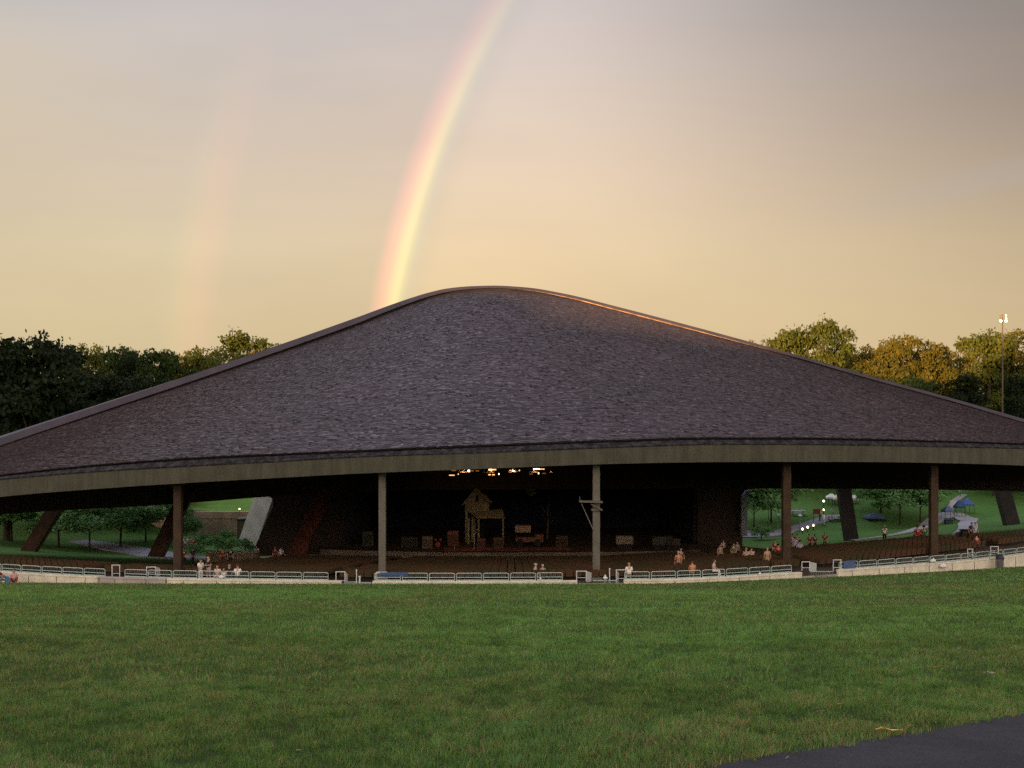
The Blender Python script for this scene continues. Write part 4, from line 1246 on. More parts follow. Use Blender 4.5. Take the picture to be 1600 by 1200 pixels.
def person_meshes(p):
    q = POSE[p]; N = []; E_ = []
    def add(v, r, par=None):
        N.append((tuple(v), r)); i = len(N)-1
        if par is not None: E_.append((par, i))
        return i
    pel = add(q['pel'], (.15, .12)); mid = add(limb(q['pel'], q['chest'], .5), (.135, .11), pel); ch = add(q['chest'], (.16, .12), mid)
    nk = add(q['neck'], .058, ch)
    hd = Vector(q['head']); up = (hd-Vector(q['neck'])).normalized()
    jaw = add(hd-up*.055+Vector((0, -.015, 0)), .068, nk); h = add(hd+up*.02, .095, jaw); top = add(hd+up*.09, .075, h)
    add(hd+Vector((0, -.125, -.01)), .013, h)                       # nose
    for s in (-1, 1): add(hd+Vector((s*.105, .005, 0)), .014, h)      # ears
    for k in (0, 1):
        sx = -1 if k == 0 else 1
        hp = add(q['hip'][k], .092, pel); md = add(limb(q['hip'][k], q['knee'][k], .5), .078, hp); kn = add(q['knee'][k], .056, md)
        cf = add(limb(q['knee'][k], q['ank'][k], .35), .056, kn); an = add(q['ank'][k], .038, cf); add(q['toe'][k], .033, an)
        sh = add(q['sh'][k], .060, ch); el = add(q['el'][k], .042, sh); wr = add(q['wr'][k], .028, el)
        d = (Vector(q['wr'][k])-Vector(q['el'][k])).normalized(); side = d.cross(Vector((0, 1, 0)) if abs(d.y) < .8 else Vector((0, 0, 1))).normalized()
        w = Vector(q['wr'][k]); palm = add(w+d*.06, .032, wr)
        for f, ln in zip((-1.5, -.5, .5, 1.5), (.065, .08, .085, .07)):
            b0 = add(w+d*.10+side*f*.019, .009, palm); add(w+d*(.10+ln)+side*f*.022+Vector((0, -.012, -.01)), .008, b0)
        add(w+d*.075+side*(.052*sx), .010, palm)
    body = skin_mesh('body', N, E_, 0, 1)
    # shirt: torso and sleeves
    S_ = [(limb(q['pel'], q['chest'], -.02), (.165, .13)), (limb(q['pel'], q['chest'], .5), (.155, .128)), (q['chest'], (.18, .14)), (limb(q['chest'], q['neck'], .62), (.085, .08))]
    Es = [(0, 1), (1, 2), (2, 3)]
    for k in (0, 1):
        S_.append((q['sh'][k], .078)); Es.append((2, len(S_)-1)); S_.append((limb(q['sh'][k], q['el'][k], .75), .062)); Es.append((len(S_)-2, len(S_)-1))
    shirt = skin_mesh('shirt', S_, Es, 1, 1)
    T_ = [(limb(q['pel'], q['chest'], .12), (.150, .125)), (q['pel'], (.162, .135))]; Et = [(0, 1)]
    def legs(upto):
        T = list(T_); E2 = list(Et)
        for k in (0, 1):
            T.append((q['hip'][k], .105)); E2.append((1, len(T)-1))
            T.append((limb(q['hip'][k], q['knee'][k], .6), .088)); E2.append((len(T)-2, len(T)-1))
            if upto > 1:
                T.append((q['knee'][k], .070)); E2.append((len(T)-2, len(T)-1)); T.append((limb(q['knee'][k], q['ank'][k], .92), .055)); E2.append((len(T)-2, len(T)-1))
            else:
                T.append((limb(q['hip'][k], q['knee'][k], .95), .08)); E2.append((len(T)-2, len(T)-1))
        return T, E2
    tr = skin_mesh('trousers', *legs(2), 1, 1); shs = skin_mesh('shorts', *legs(1), 1, 1)
    hb = MB(); c = hd+up*.035+Vector((0, .018, 0)); n = 12
    rows = []
    for i in range(6):
        ph = math.pi*.62*i/5
        rows.append([(c.x+.108*math.sin(ph)*math.cos(2*math.pi*j/n), c.y+.112*math.sin(ph)*math.sin(2*math.pi*j/n)*1.05+(.03*(i/5) if True else 0), c.z+.105*math.cos(ph)) for j in range(n)])
    hb.grid(rows, closed=True)
    me = bpy.data.meshes.new('hair'); me.from_pydata(hb.v, [], hb.f); me.update(); me.polygons.foreach_set('use_smooth', [True]*len(me.polygons))
    sb = MB()
    for k in (0, 1):
        a, t = Vector(q['ank'][k]), Vector(q['toe'][k]); sb.tube([a+(a-t)*.25-Vector((0, 0, .02)), limb(a, t, .4)-Vector((0, 0, .015)) if False else Vector(limb(a, t, .4))-Vector((0, 0, .01)), t+(t-a)*.2], [.048, .052, .036], 8)
    sm = bpy.data.meshes.new('shoes'); sm.from_pydata(sb.v, [], sb.f); sm.update()
    for m in (body, shirt, tr, shs, me, sm): m.materials.clear(); m.materials.append(None)
    return dict(body=body, shirt=shirt, trousers=tr, shorts=shs, hair=me, shoes=sm)
PM = {k: person_meshes(k) for k in POSE}
COL = dict(white=(.85, .85, .85), black=(.02, .02, .022), red=(.42, .035, .03), dred=(.22, .03, .03), orange=(.55, .19, .06), tan=(.40, .28, .17), pink=(.55, .36, .34), blue=(.06, .16, .45), navy=(.03, .04, .10),
           grey=(.22, .22, .23), green=(.05, .16, .07), lblue=(.35, .50, .68), lav=(.45, .45, .62), peach=(.55, .46, .38))
HAIR = dict(dark=(.02, .013, .01), brown=(.09, .05, .025), blond=(.35, .22, .10), grey=(.4, .38, .36))
def person(loc, pose, shirt, legs, hair, label, rz=0.0, h=1.0, group=None, short=False):
    t = thing('person', label, 'person', loc, rz, group); t.scale = (h, h, h)
    M_ = PM[pose]
    def put(nm, m, me=None):
        o = link(nm, me or M_[nm], t); o.material_slots[0].link = 'OBJECT'; o.material_slots[0].material = m
    put('body', mat('skin', (.50, .30, .21), .6))
    put('shirt', mat('cloth_'+shirt, COL[shirt], .85))
    put('shorts' if short else 'trousers', mat('cloth_'+legs, COL[legs], .85))
    put('hair', mat('hair_'+hair, HAIR[hair], .7)); put('shoes', mat('shoe_rubber', (.06, .055, .05), .7))
    return t
FA = math.pi     # facing away from the camera
def pp(px, pf, pose, shirt, legs, hair, label, rz=FA, h=1.0, Y=None, short=False, group=None):
    if Y is None: g = hit(px, pf)
    else: g = on_ground(px, Y)
    return person((g.x, g.y, g.z+.03), pose, shirt, legs, hair, label, rz, h, group, short)
lg = 'people sitting on the lawn at the left edge'
def lawn_p(px, d, *a, **k):
    x = wall_x(px); y = float(wall_y(x))-d; z = float(lawn_z(x, y))+.06
    return person((x, y, z), *a, **k)
lawn_p(3, 2.2, 'sit', 'orange', 'white', 'brown', 'person in bright orange shirt seated on the lawn at the left edge', rz=FA, group=lg, h=1.1)
lawn_p(13, 2.0, 'sit', 'dred', 'navy', 'dark', 'dark-haired person in red seated on the lawn, nearest the orange shirt', rz=FA+.4, group=lg)
lawn_p(24, 2.6, 'sit', 'dred', 'grey', 'dark', 'person in maroon leaning back on the lawn beside the blue bag', rz=FA-.3, group=lg, h=1.15)
lawn_p(44, 2.1, 'sit', 'pink', 'dred', 'dark', 'rightmost dark-haired person seated alone on the lawn before the wall', rz=.4, group=lg, h=1.05)
x = wall_x(33); y = float(wall_y(x))-1.9
bag = MB().box((0, 0, .2), (.36, .26, .40)).box((0, 0, .42), (.30, .20, .08)).tube([(-.10, 0, .44), (-.06, 0, .56), (.06, 0, .56), (.10, 0, .44)], .015, 6).build('bag', mat('bag_blue', (.10, .28, .50), .7))
bag.location = (x, y, float(lawn_z(x, y))+.03); tag(bag, 'light blue bag standing on the lawn between the seated people', 'bag')

cg = 'people gathered at the rail by the brown left column'
def rail_p(px, d, *a, **k):
    x = wall_x(px); y = float(wall_y(x))+d
    x = (px-800)/F*y; y = float(wall_y(x))+d; z = float(ground(x, y))+.03
    return person((x, y, z), *a, **k)
rail_p(313, 1.8, 'hold', 'white', 'white', 'brown', 'person in white shirt and light skirt standing behind the rail beside the man in black', rz=.9, group=cg, h=.93)
rail_p(326, 1.5, 'hold', 'black', 'grey', 'brown', 'tall man in black shirt and grey shorts standing behind the rail', rz=-.6, group=cg, h=1.08, short=True)
rail_p(340, 1.3, 'bench', 'peach', 'white', 'brown', 'bare-shouldered child sitting on the rail next to the man in black', rz=-.2, group=cg, h=.95, short=True)
rail_p(349, 1.5, 'bench', 'white', 'lblue', 'blond', 'small child in white crouching low behind the rail', rz=.5, group=cg, h=.75)
rail_p(358, 2.4, 'bench', 'black', 'black', 'dark', 'person in dark clothes seated behind the rail beside the white shirt', rz=.3, group=cg)
rail_p(371, .75, 'bench', 'white', 'navy', 'brown', 'person in bright white shirt sitting on the low wall with back turned', rz=FA, group=cg, h=1.0)
bg_ = 'people standing on the path left of the stage'
for a in (
 (287, 0, 'stand', 'dred', 'black', 'dark', 'person in dark red just right of the brown left column', .2, 1.0, 92),
 (301, 0, 'walk', 'navy', 'black', 'dark', 'person in navy with pale blue bag on the path, right of the column', .8, 1.0, 94),
 (348, 0, 'stand', 'red', 'dred', 'dark', 'person in red in front of the brown planter wall', .1, .95, 97),
 (360, 0, 'stand', 'black', 'black', 'dark', 'person in black in front of the brown planter wall, right of the red one', .4, 1.0, 96),
 (290, 0, 'stand', 'white', 'grey', 'brown', 'distant person in white on the path behind the column', .2, 1.0, 118),
 (297, 0, 'stand', 'peach', 'black', 'brown', 'distant person in peach top between two others on the path', .6, .95, 118),
 (303, 0, 'stand', 'dred', 'black', 'dark', 'distant person in dark red on the path beneath the small tree', -.4, 1.0, 117),
 (312, 0, 'stand', 'white', 'navy', 'dark', 'distant person in white at the right end of the path group', .4, .9, 119),
 (439, 0, 'walk', 'white', 'black', 'dark', 'person in white shirt walking on the pale side walk by the stage', .9, 1.0, 102),
 (430, 0, 'stand', 'dred', 'black', 'dark', 'person in dark red beside the white shirt on the side walk', .3, 1.0, 103),
 (401, 0, 'stand', 'lblue', 'grey', 'dark', 'person in pale blue at the right end of the planter wall', .3, 1.0, 106),
): pp(a[0], a[1], a[2], a[3], a[4], a[5], a[6], rz=a[7], h=a[8], Y=a[9], group=bg_)
sg = 'people in and around the seats'
for a in (
 (836, 'bench', 'pink', 'white', 'grey', 'person in pale pink bending over in the seats at the centre', 1.3, 1.0, 74.6),
 (848, 'bench', 'grey', 'grey', 'grey', 'person in grey seated right of the pale pink one at the centre', FA, .92, 74.8),
 (983, 'bench', 'white', 'tan', 'blond', 'fair-haired person in white seated right of the bracketed column', FA, 1.02, 73.8),
 (1060, 'stand', 'orange', 'navy', 'grey', 'person in orange shirt standing among the centre-right seats', FA, 1.05, 80.0),
 (1064, 'stand', 'navy', 'navy', 'dark', 'person in navy standing just behind the orange shirt', .2, 1.05, 86.0),
 (1082, 'bench', 'orange', 'tan', 'brown', 'person with orange top seated alone behind the rail right of centre', FA, 1.0, 74.6),
 (1115, 'bench', 'peach', 'white', 'brown', 'person in peach top leaning over the seats right of centre', 1.1, 1.0, 75.6),
 (1125, 'stand', 'tan', 'black', 'dark', 'person in tan shirt standing farther back among right seats', .3, 1.0, 91.0),
 (1146, 'stand', 'green', 'navy', 'dark', 'person in green shirt standing left of the pale wall edge', .2, 1.0, 91.0),
 (1152, 'stand', 'grey', 'black', 'dark', 'person in grey at the foot of the pale wall edge', .3, 1.0, 95.0),
 (1166, 'bench', 'pink', 'navy', 'blond', 'person in pink seated in the right seats', FA, 1.12, 86.0),
 (1174, 'bench', 'peach', 'black', 'brown', 'person in peach seated right beside the pink one', FA, 1.12, 86.3),
 (1130, 'stand', 'pink', 'grey', 'dark', 'distant person in pink by the dark stage wall on the right', .4, 1.0, 103.0),
 (1199, 'stand', 'tan', 'tan', 'blond', 'person in tan clothes standing near the rail left of the brown right column', FA, 1.0, 79.8),
 (1211, 'stand', 'dred', 'black', 'dark', 'person in dark red standing left of the brown right column', .2, 1.0, 92.0),
 (1216, 'bench', 'red', 'black', 'dark', 'person in red seated against the brown right column', FA, 1.1, 90.0),
 (1239, 'stand', 'white', 'lav', 'dark', 'person in white standing at the back of the white group right of the column', .2, 1.0, 104.0),
 (1246, 'stand', 'lav', 'lav', 'dark', 'person in lavender standing at the right of the white group', -.2, 1.0, 102.0),
 (1242, 'stand', 'lblue', 'navy', 'dark', 'person in pale blue standing in front of the white group', .1, 1.0, 95.0),
 (1250, 'bench', 'lav', 'lblue', 'dark', 'person in lavender seated at the foot of the white group', FA, 1.15, 93.0),
 (1265, 'stand', 'dred', 'black', 'brown', 'person in dark red standing midway between column and black pier', .5, 1.0, 100.0),
 (1273, 'stand', 'black', 'black', 'dark', 'person in black between the two people in red', .2, .95, 100.0),
 (1289, 'stand', 'dred', 'green', 'dark', 'person in dark red and green left of the black pier', -.4, 1.0, 100.0),
 (1382, 'stand', 'white', 'black', 'grey', 'person in white shirt and black trousers standing alone right of the black pier', .1, 1.05, 103.0),
 (1434, 'bench', 'red', 'dred', 'brown', 'person in bright red seated left of the second brown column', FA, 1.3, 98.0),
 (1444, 'bench', 'green', 'black', 'dark', 'person in green seated between the red shirt and the brown column', FA, 1.25, 98.0),
 (1526, 'bench', 'dred', 'black', 'dark', 'person in dark red behind the rail near the right end', FA, 1.1, 88.0),
): pp(a[0], 0, a[1], a[2], a[3], a[4], a[5], rz=a[6], h=a[7], Y=a[8], group=sg)
for a in (
 (1287, 822, 'walk', 'white', 'lblue', 'dark', 'distant person in white walking on the path left of the black pier', .5, 1.0, None),
 (1281, 815, 'walk', 'lav', 'navy', 'dark', 'distant person in lavender up the path left of the black pier', .5, 1.0, None),
 (1300, 812, 'stand', 'lblue', 'grey', 'dark', 'distant person in pale blue beside the far picnic table', .5, 1.0, None),
 (1518, 846, 'walk', 'navy', 'black', 'dark', 'person in navy on the winding path beside the dark bin', .4, 1.0, None),
 (1524, 846, 'stand', 'lblue', 'lblue', 'dark', 'person in pale blue right of the dark bin on the path', .1, 1.0, None),
): pp(a[0], a[1], *a[2:7], rz=a[7], h=a[8], group='people on the far paths')

# ------------------------------------------------------------------ things on the wall and grounds
x = wall_x(1556); y = float(wall_y(x))-.7; zb = float(lawn_z(x, y))
bn = thing('litter_bin', 'round grey litter bin with a dark domed lid, against the wall at right', 'bin', (x, y, zb))
MB().lathe((0, 0, 0), [(.24, 0), (.27, .05), (.29, .75), (.30, .78)], 16).build('bin_body', mat('bin_grey', (.13, .13, .14), .6), bn, smooth=True)
MB().lathe((0, 0, 0), [(.32, .78), (.34, .84), (.30, 1.0), (.18, 1.12), (.02, 1.16)], 16).build('lid', mat('bin_lid', (.03, .03, .045), .5), bn, smooth=True)
def sack(px, d, dz, sc, label, col=(.72, .70, .68)):
    x = wall_x(px); y = float(wall_y(x))+d
    b_ = MB(); rows = []; r = random.Random(px)
    for i in range(7):
        ph = math.pi*i/6
        rows.append([((.30+.04*r.random())*math.sin(ph)*math.cos(2*math.pi*j/10)*sc, (.22+.04*r.random())*math.sin(ph)*math.sin(2*math.pi*j/10)*sc, (.22-.20*math.cos(ph)+.02*r.random())*sc) for j in range(10)])
    b_.grid(rows, closed=True); b_.tube([(0, 0, .40*sc), (.03, 0, .52*sc)], [.03, .06], 6)
    o = b_.build('sack', mat('sack_%s' % str(col), col, .6), smooth=True); o.location = (x, y, float(wz(x))+dz)
    tag(o, label, 'bag')
sack(1459, .12, .02, .75, 'small white bag lying on the wall at the foot of the second brown column')
sack(1471, -.30, -.42, .9, 'larger white bag hanging against the wall right of the second brown column')
sack(345, .12, .02, .55, 'small white bundle on the wall under the seated child')
sack(946, .12, .02, .55, 'small white bundle on the wall just left of the slim gate pole')
sack(1188, .12, .0, .35, 'tiny white cup-sized bundle on the wall left of the brown right column')
# blue blanket over the rail
x = wall_x(1330); y = float(wall_y(x))+.45; sl = math.atan((float(wall_y(x+.5))-float(wall_y(x-.5))))
rows = []
for i in range(15):
    u = -.55+1.1*i/14; f = .03*math.sin(i*1.4)
    rows.append([(u, -.05-f, -.40+.05*math.sin(i*.9)), (u, -.05-f, -.2), (u, -.04, .46), (u, .04, .48), (u, .06+f, .1), (u, .07+f, -.3)])
o = MB().grid(rows).build('blanket', mat('blanket_blue', (.07, .11, .22), .9, var=.15, scale=4), fix=False)
o.location = (x, y, float(wz(x))+.08); o.rotation_euler.z = sl
tag(o, 'blue blanket hung over the railing right of the stair frames', 'blanket')
x = wall_x(614); y = float(wall_y(x))+.42
o = MB().grid([[(u, -.04, .26), (u, -.04, .46), (u, .04, .48), (u, .05, .1)] for u in np.linspace(-.95, .95, 9)]).build('blanket', mat('blanket_navy', (.06, .10, .20), .9), fix=False)
o.location = (x, y, float(wz(x))+.08); tag(o, 'dark blue cloth over the railing right of the left picket gate', 'blanket')

M_lampglow = mat('lamp_glow', (.9, .85, .7), .5, emit=(1.0, .88, .62), estr=3.0)
def bollard(px, py, label, h=.8, r=.09, e=M_lampglow):
    g = hit(px, py+7)
    t = thing('path_lamp', label, 'lamp', g, group='small lit lamps on the grounds')
    r *= .7
    MB().tube([(0, 0, -.1), (0, 0, h-.15)], .05, 8).build('post', M_dark, t)
    MB().lathe((0, 0, h-.15), [(.06, 0), (r, .06), (r*1.1, .16), (r*.6, .26), (.01, .28)], 10).build('lamp_head', e, t)
bollard(1287, 791, 'brighter lit lamp on the far grass, left of the black pier', 1.4, .20)
bollard(1287, 797, 'fainter lit lamp just below the brighter far one', .7, .12)
bollard(1254, 828, 'first lit path lamp, nearest the brown right column', .7, .13)
bollard(1262, 825, 'second lit path lamp from the brown right column', .7, .15)
bollard(1271, 822, 'third lit path lamp from the brown right column', .7, .11)
def canopy(px, pt, pb, Y, w, m, label, group=None):
    g = on_ground(px, Y); zt = (HZ-pt)/F*Y; zb_ = (HZ-pb)/F*Y
    t = thing('canopy_tent', label, 'tent', g, group=group); H = zt-g.z; hb = max(zb_-g.z, .5)
    c = MB(); a = w/2
    c.quad((-a, -a, hb), (a, -a, hb), (.1, 0, H), (-.1, 0, H)).quad((a, -a, hb), (a, a, hb), (.1, 0, H)).quad((a, a, hb), (-a, a, hb), (-.1, 0, H), (.1, 0, H)).quad((-a, a, hb), (-a, -a, hb), (-.1, 0, H))
    for s in ((-a, -a, a, -a), (a, -a, a, a), (a, a, -a, a), (-a, a, -a, -a)): c.quad((s[0], s[1], hb), (s[2], s[3], hb), (s[2], s[3], hb-.25), (s[0], s[1], hb-.25))
    c.build('cover', m, t, fix=False)
    for sx in (-1, 1):
        for sy in (-1, 1): MB().tube([(sx*a*.97, sy*a*.97, -.1), (sx*a*.97, sy*a*.97, hb)], .035, 6).build('leg', M_dark, t)
M_wt = mat('canopy_white', (.8, .8, .82), .8); M_bt = mat('canopy_blue', (.05, .10, .30), .8); M_gt = mat('canopy_grey_blue', (.10, .13, .24), .8)
canopy(1299, 771, 776, 149, 1.3, M_wt, 'small white canopy at the top of the grounds, leftmost of three')
canopy(1309, 772, 778, 148, 1.2, mat('canopy_cream', (.75, .66, .55), .8), 'small cream canopy right beside the leftmost white one')
canopy(1334, 773, 778, 149, 1.2, M_wt, 'small white canopy just right of the black pier top')
canopy(1366, 801, 810, 138, 2.4, M_gt, 'grey-blue tent under the slim young tree')
canopy(1511, 778, 787, 140, 1.4, M_bt, 'blue canopy right of the top of the winding path')
canopy(1499, 781, 791, 138, 1.2, mat('canopy_navy', (.03, .07, .16), .8), 'navy canopy touching the blue one by the path')
canopy(1481, 790, 797, 136, 1.3, M_gt, 'small grey-blue canopy left of the upper path')
def sign(px, pt, pb, Y, w, m, label):
    g = on_ground(px, Y); zt = (HZ-pt)/F*Y; zb_ = (HZ-pb)/F*Y
    t = thing('sign_board', label, 'sign', (g.x, g.y, g.z))
    MB().box((0, 0, (zt+zb_)/2-g.z), (w, .08, zt-zb_)).build('board', m, t)
    for s in (-1, 1): MB().tube([(s*w*.4, .08, -.1), (s*w*.4, .08, zt-g.z)], .04, 6).build('post', M_dark, t)
sign(1489, 782, 792, 140, .9, mat('board_pale', (.5, .5, .5), .8), 'pale blank board standing at the top of the winding path')
sign(1209, 775, 783, 140, 1.8, mat('board_brown', (.14, .06, .035), .8), 'dark reddish brown board left of the brown right column top')
sign(1276, 795, 803, 137, 1.0, mat('board_red', (.20, .04, .03), .8), 'small red board on the far lawn left of the black pier')
def binbox(px, py, w, h, label):
    g = hit(px, py); t = thing('path_bin', label, 'bin', g)
    MB().box((0, 0, h/2), (w, w*.7, h)).box((0, 0, h*.86), (w*1.04, w*.74, .05)).build('bin_body', mat('bin_green', (.02, .05, .055), .7), t)
    MB().prism([(-w*.54, -w*.4, h), (w*.54, -w*.4, h), (w*.5, w*.4, h+.14), (-w*.5, w*.4, h+.14)], (0, 0, 0), (0, 0, .06)).build('lid', mat('bin_dark', (.02, .035, .045), .6), t)
binbox(1482, 819, .9, .55, 'dark square bin on the grass island inside the path loop')
binbox(1510, 843, 1.1, .75, 'dark bin on the right edge of the winding path')
def table(px, py, label):
    g = hit(px, py); t = thing('picnic_table', label, 'table', g)
    MB().box((0, 0, .75), (2.0, .8, .06)).build('tabletop', mat('table_pale', (.40, .40, .44), .7), t)
    for s in (-1, 1):
        MB().box((0, s*.75, .45), (2.0, .28, .05)).build('bench_seat', mat('table_pale'), t)
        MB().bar((s*.7, -.7, 0), (s*.7, .2, .74), .07, .07).bar((s*.7, .7, 0), (s*.7, -.2, .74), .07, .07).build('leg', M_dark, t)
table(1247, 806, 'pale picnic table on the far lawn right of the brown column')
table(1303, 814, 'pale picnic table near the far grey-blue people')
def lamp_post(px, pt, pb, label):
    g = hit(px, pb); Y = g.y; H = (HZ-pt)/F*Y-g.z
    t = thing('lamp_post', label, 'lamp post', g)
    MB().tube([(0, 0, -.1), (0, 0, H-.3)], .06, 8).build('pole', mat('post_blue_grey', (.22, .24, .27), .6), t)
    MB().lathe((0, 0, H-.3), [(.08, 0), (.26, .1), (.30, .18), (.10, .32), (.01, .36)], 10).build('lamp_head', mat('lamp_off', (.6, .62, .66), .5), t)
lamp_post(1215, 803, 830, 'pale lamp post just left of the brown right column')
lamp_post(1250, 804, 832, 'thin pale lamp post right of the brown right column')
# lit lamp on the pink wall
t = thing('wall_lamp', 'bright white lamp on top of the pinkish retaining wall', 'lamp', (-36.3, 133.85, -12.72))
MB().tube([(0, 0, -.05), (0, 0, .25)], .04, 6).build('post', M_dark, t)
MB().lathe((0, 0, .25), [(.04, 0), (.09, .05), (.10, .11), (.05, .17), (.01, .18)], 10).build('lamp_head', M_lampglow, t)

# floodlight mast in front of the right-hand trees
def mast():
    Y = 160.0; g = on_ground(1566.5, Y); H = (HZ-491)/F*Y-g.z
    t = thing('floodlight_mast', 'tall floodlight mast with lit lamps rising above the trees on the right', 'light mast', g)
    MB().tube([(0, 0, -.3), (0, 0, H*.5), (0, 0, H)], [.15, .12, .09], 8).build('pole', mat('mast_brown', (.10, .07, .05), .7), t)
    def z(py): return (HZ-py)/F*Y-g.z
    for i, (py, w) in enumerate(((493.5, .9), (498, .9), (502, 1.05))):
        MB().box((0, 0, z(py)), (w, .10, .08)).build('crossarm', M_dark, t)
    glow = mat('floodlight_glow', (1, .9, .7), .4, emit=(1.0, .74, .42), estr=2.6)
    for px, py, r, lit in ((-.36, 494, .12, 0), (.40, 493.5, .14, 1), (-.38, 498, .12, 0), (.42, 498, .15, 1), (-.42, 502, .24, 1), (.42, 502, .24, 1), (-.04, 495, .16, 0), (0, 498.6, .15, 0)):
        h = MB().lathe((0, 0, 0), [(.05, 0), (r*.7, .06), (r, .2), (r*.9, .205)], 12).build('floodlight', M_dark, t)
        h.location = (px, -.08, z(py)); h.rotation_euler = (R(78), 0, 0)
        l = MB().lathe((0, 0, 0), [(r*.92, .206), (r*.8, .22), (.01, .235)], 12).build('lens', glow if lit else mat('lens_off', (.25, .2, .16), .4), h)
mast()

# ------------------------------------------------------------------ stage set and equipment
def stage_set():
    Y = 117.0
    wood = mat('weathered_boards', (.30, .25, .15), .9, var=.25, scale=1.3); wd = mat('dark_opening', (.015, .012, .01), .9); rf = mat('prop_roof', (.34, .27, .16), .9, var=.2, scale=2)
    x0, x1 = P(724, 0, Y).x, P(766, 0, Y).x; w = x1-x0; zt = (HZ-763)/F*Y-ZS; ze = (HZ-786)/F*Y-ZS
    t = thing('stage_house_prop', 'narrow gabled wooden house front with a porch, standing on the dark stage', 'stage prop', ((x0+x1)/2, Y, ZS))
    xp = -w*.02
    MB().prism([(-w/2+.2, 0, 0), (-w/2+.2, 0, ze), (xp, 0, zt-.15), (w/2-.15, 0, ze+.15), (w/2-.15, 0, 3.0), (-.2, 0, 3.0), (-.2, 0, 0)], (0, 0, 0), (0, 2.2, 0)).build('wall', wood, t)
    MB().bar((-w/2-.12, .8, ze-.22), (xp, .8, zt), 2.6, .14, up=(-.6, 0, 1)).build('roof', rf, t)
    MB().bar((xp, .8, zt), (w/2+.12, .8, ze), 2.6, .14, up=(.6, 0, 1)).build('roof', wood, t)
    f = MB().box((xp+.1, -.04, ze+.55), (.42, .06, .8)).build('window', wood, t); MB().box((xp+.1, -.08, ze+.55), (.30, .03, .66)).build('pane', wd, f)
    MB().box((-w/2+.75, -.05, 1.9), (.38, .06, 3.2)).build('window', wd, t)
    d = MB().box((.45, .3, 1.2), (.9, .08, 2.4)).build('door', wd, t)
    xr = P(789, 0, Y).x-(x0+x1)/2; zp = (HZ-798)/F*Y-ZS; zq = (HZ-808)/F*Y-ZS
    MB().prism([(-.9, .3, zp-.2), (xr-.3, .3, zp+.05), (xr, -1.4, zq), (.0, -1.4, zq)], (0, 0, 0), (0, 0, .12)).build('porch_roof', rf, t)
    for xx in (-.9, .25, xr-.2): MB().box((xx, -1.2, zq/2), (.20, .2, zq)).build('porch_post', wood, t)
    # round moon disc
    m = P(830.5, 767, 125.0)
    tag(MB().tube([m, m+Vector((0, .12, 0))], .62, 28).build('moon_disc', mat('moon_paint', (.60, .42, .16), .9, col2=(.38, .25, .09), scale=1.5)), 'round dull yellow disc hanging over the right half of the stage', 'stage prop')
    # wagon with a pale canopy
    c = P(826, 850, 114.0); c.z = ZS
    t = thing('cart', 'small cart with a pale board canopy right of the stage house', 'cart', c)
    MB().box((-.65, 0, 1.95), (1.75, 1.2, .75)).build('canopy', mat('cart_canopy', (.40, .26, .18), .9, var=.2, scale=2), t)
    MB().box((.1, 0, .75), (3.1, 1.3, .5)).box((1.2, 0, 1.1), (.9, 1.2, .4)).build('cart_body', mat('cart_body', (.22, .10, .06), .8, var=.3, scale=3), t)
    for s in (-1, 1): MB().tube([(s*1.0, -.72, .42), (s*1.0, -.60, .42)], .42, 18).build('wheel', M_dark, t)
    for s in (-1.4, .1): MB().box((s, -.5, 1.3), (.08, .08, .7)).build('canopy_post', M_dark, t)
    # bare prop tree
    b_ = MB(); g = P(855, 850, 120); g.z = ZS
    b_.tube([(0, 0, 0), (.1, 0, 2.2), (0, 0, 4.0)], [.14, .10, .05], 6)
    for a in range(7): b_.tube([(0.05, 0, 1.6+a*.3), (.9*math.cos(a*2.3), .4*math.sin(a), 2.6+a*.42)], [.05, .015], 5)
    o = b_.build('bare_tree_prop', mat('prop_bark', (.12, .09, .04), .9)); o.location = g; tag(o, 'bare branching prop tree standing right of the cart', 'stage prop')
    # pale and dim cabinets at the right
    for px, pt, pb, ww, col, lab in ((976, 838, 850, 1.85, (.34, .27, .18), 'pale double cabinet on the stage right of the bracketed column'),
                                 (1030, 839, 851, 1.5, (.085, .085, .055), 'dim greenish cabinet right of the pale cabinet'),
                                 (1056, 842, 852, 1.0, (.09, .075, .045), 'dim brown cabinet farthest right on the stage'),
                                 (1046, 838, 851, .7, (.06, .05, .04), 'dim narrow cabinet between the two dark cabinets')):
        y = 111.0; c = P(px, pb, y); h = (pb-pt)/F*y
        t = thing('cabinet', lab, 'cabinet', (c.x, y, ZS))
        MB().box((0, .4, .15+h/2+(c.z-ZS-.15 if c.z-ZS > .15 else 0)), (ww, .8, h)).build('cabinet_body', mat('cab_%s' % str(col), col, .8, var=.15, scale=2), t)
        for s in (-1, 1): MB().box((s*ww*.25, -.01, .15+h*.5+max(0, c.z-ZS-.15)), (ww*.44, .03, h*.82)).build('door', mat('cabd_%s' % str(col), tuple(v*.8 for v in col), .8), t)
        MB().box((0, .4, max(.075, (c.z-ZS)/2)), (ww*.9, .7, max(.15, c.z-ZS))).build('plinth', M_dark, t)
    # rugs and equipment along the front of the stage
    rug = mat('rug_red', (.30, .09, .07), .95, var=.3, scale=3)
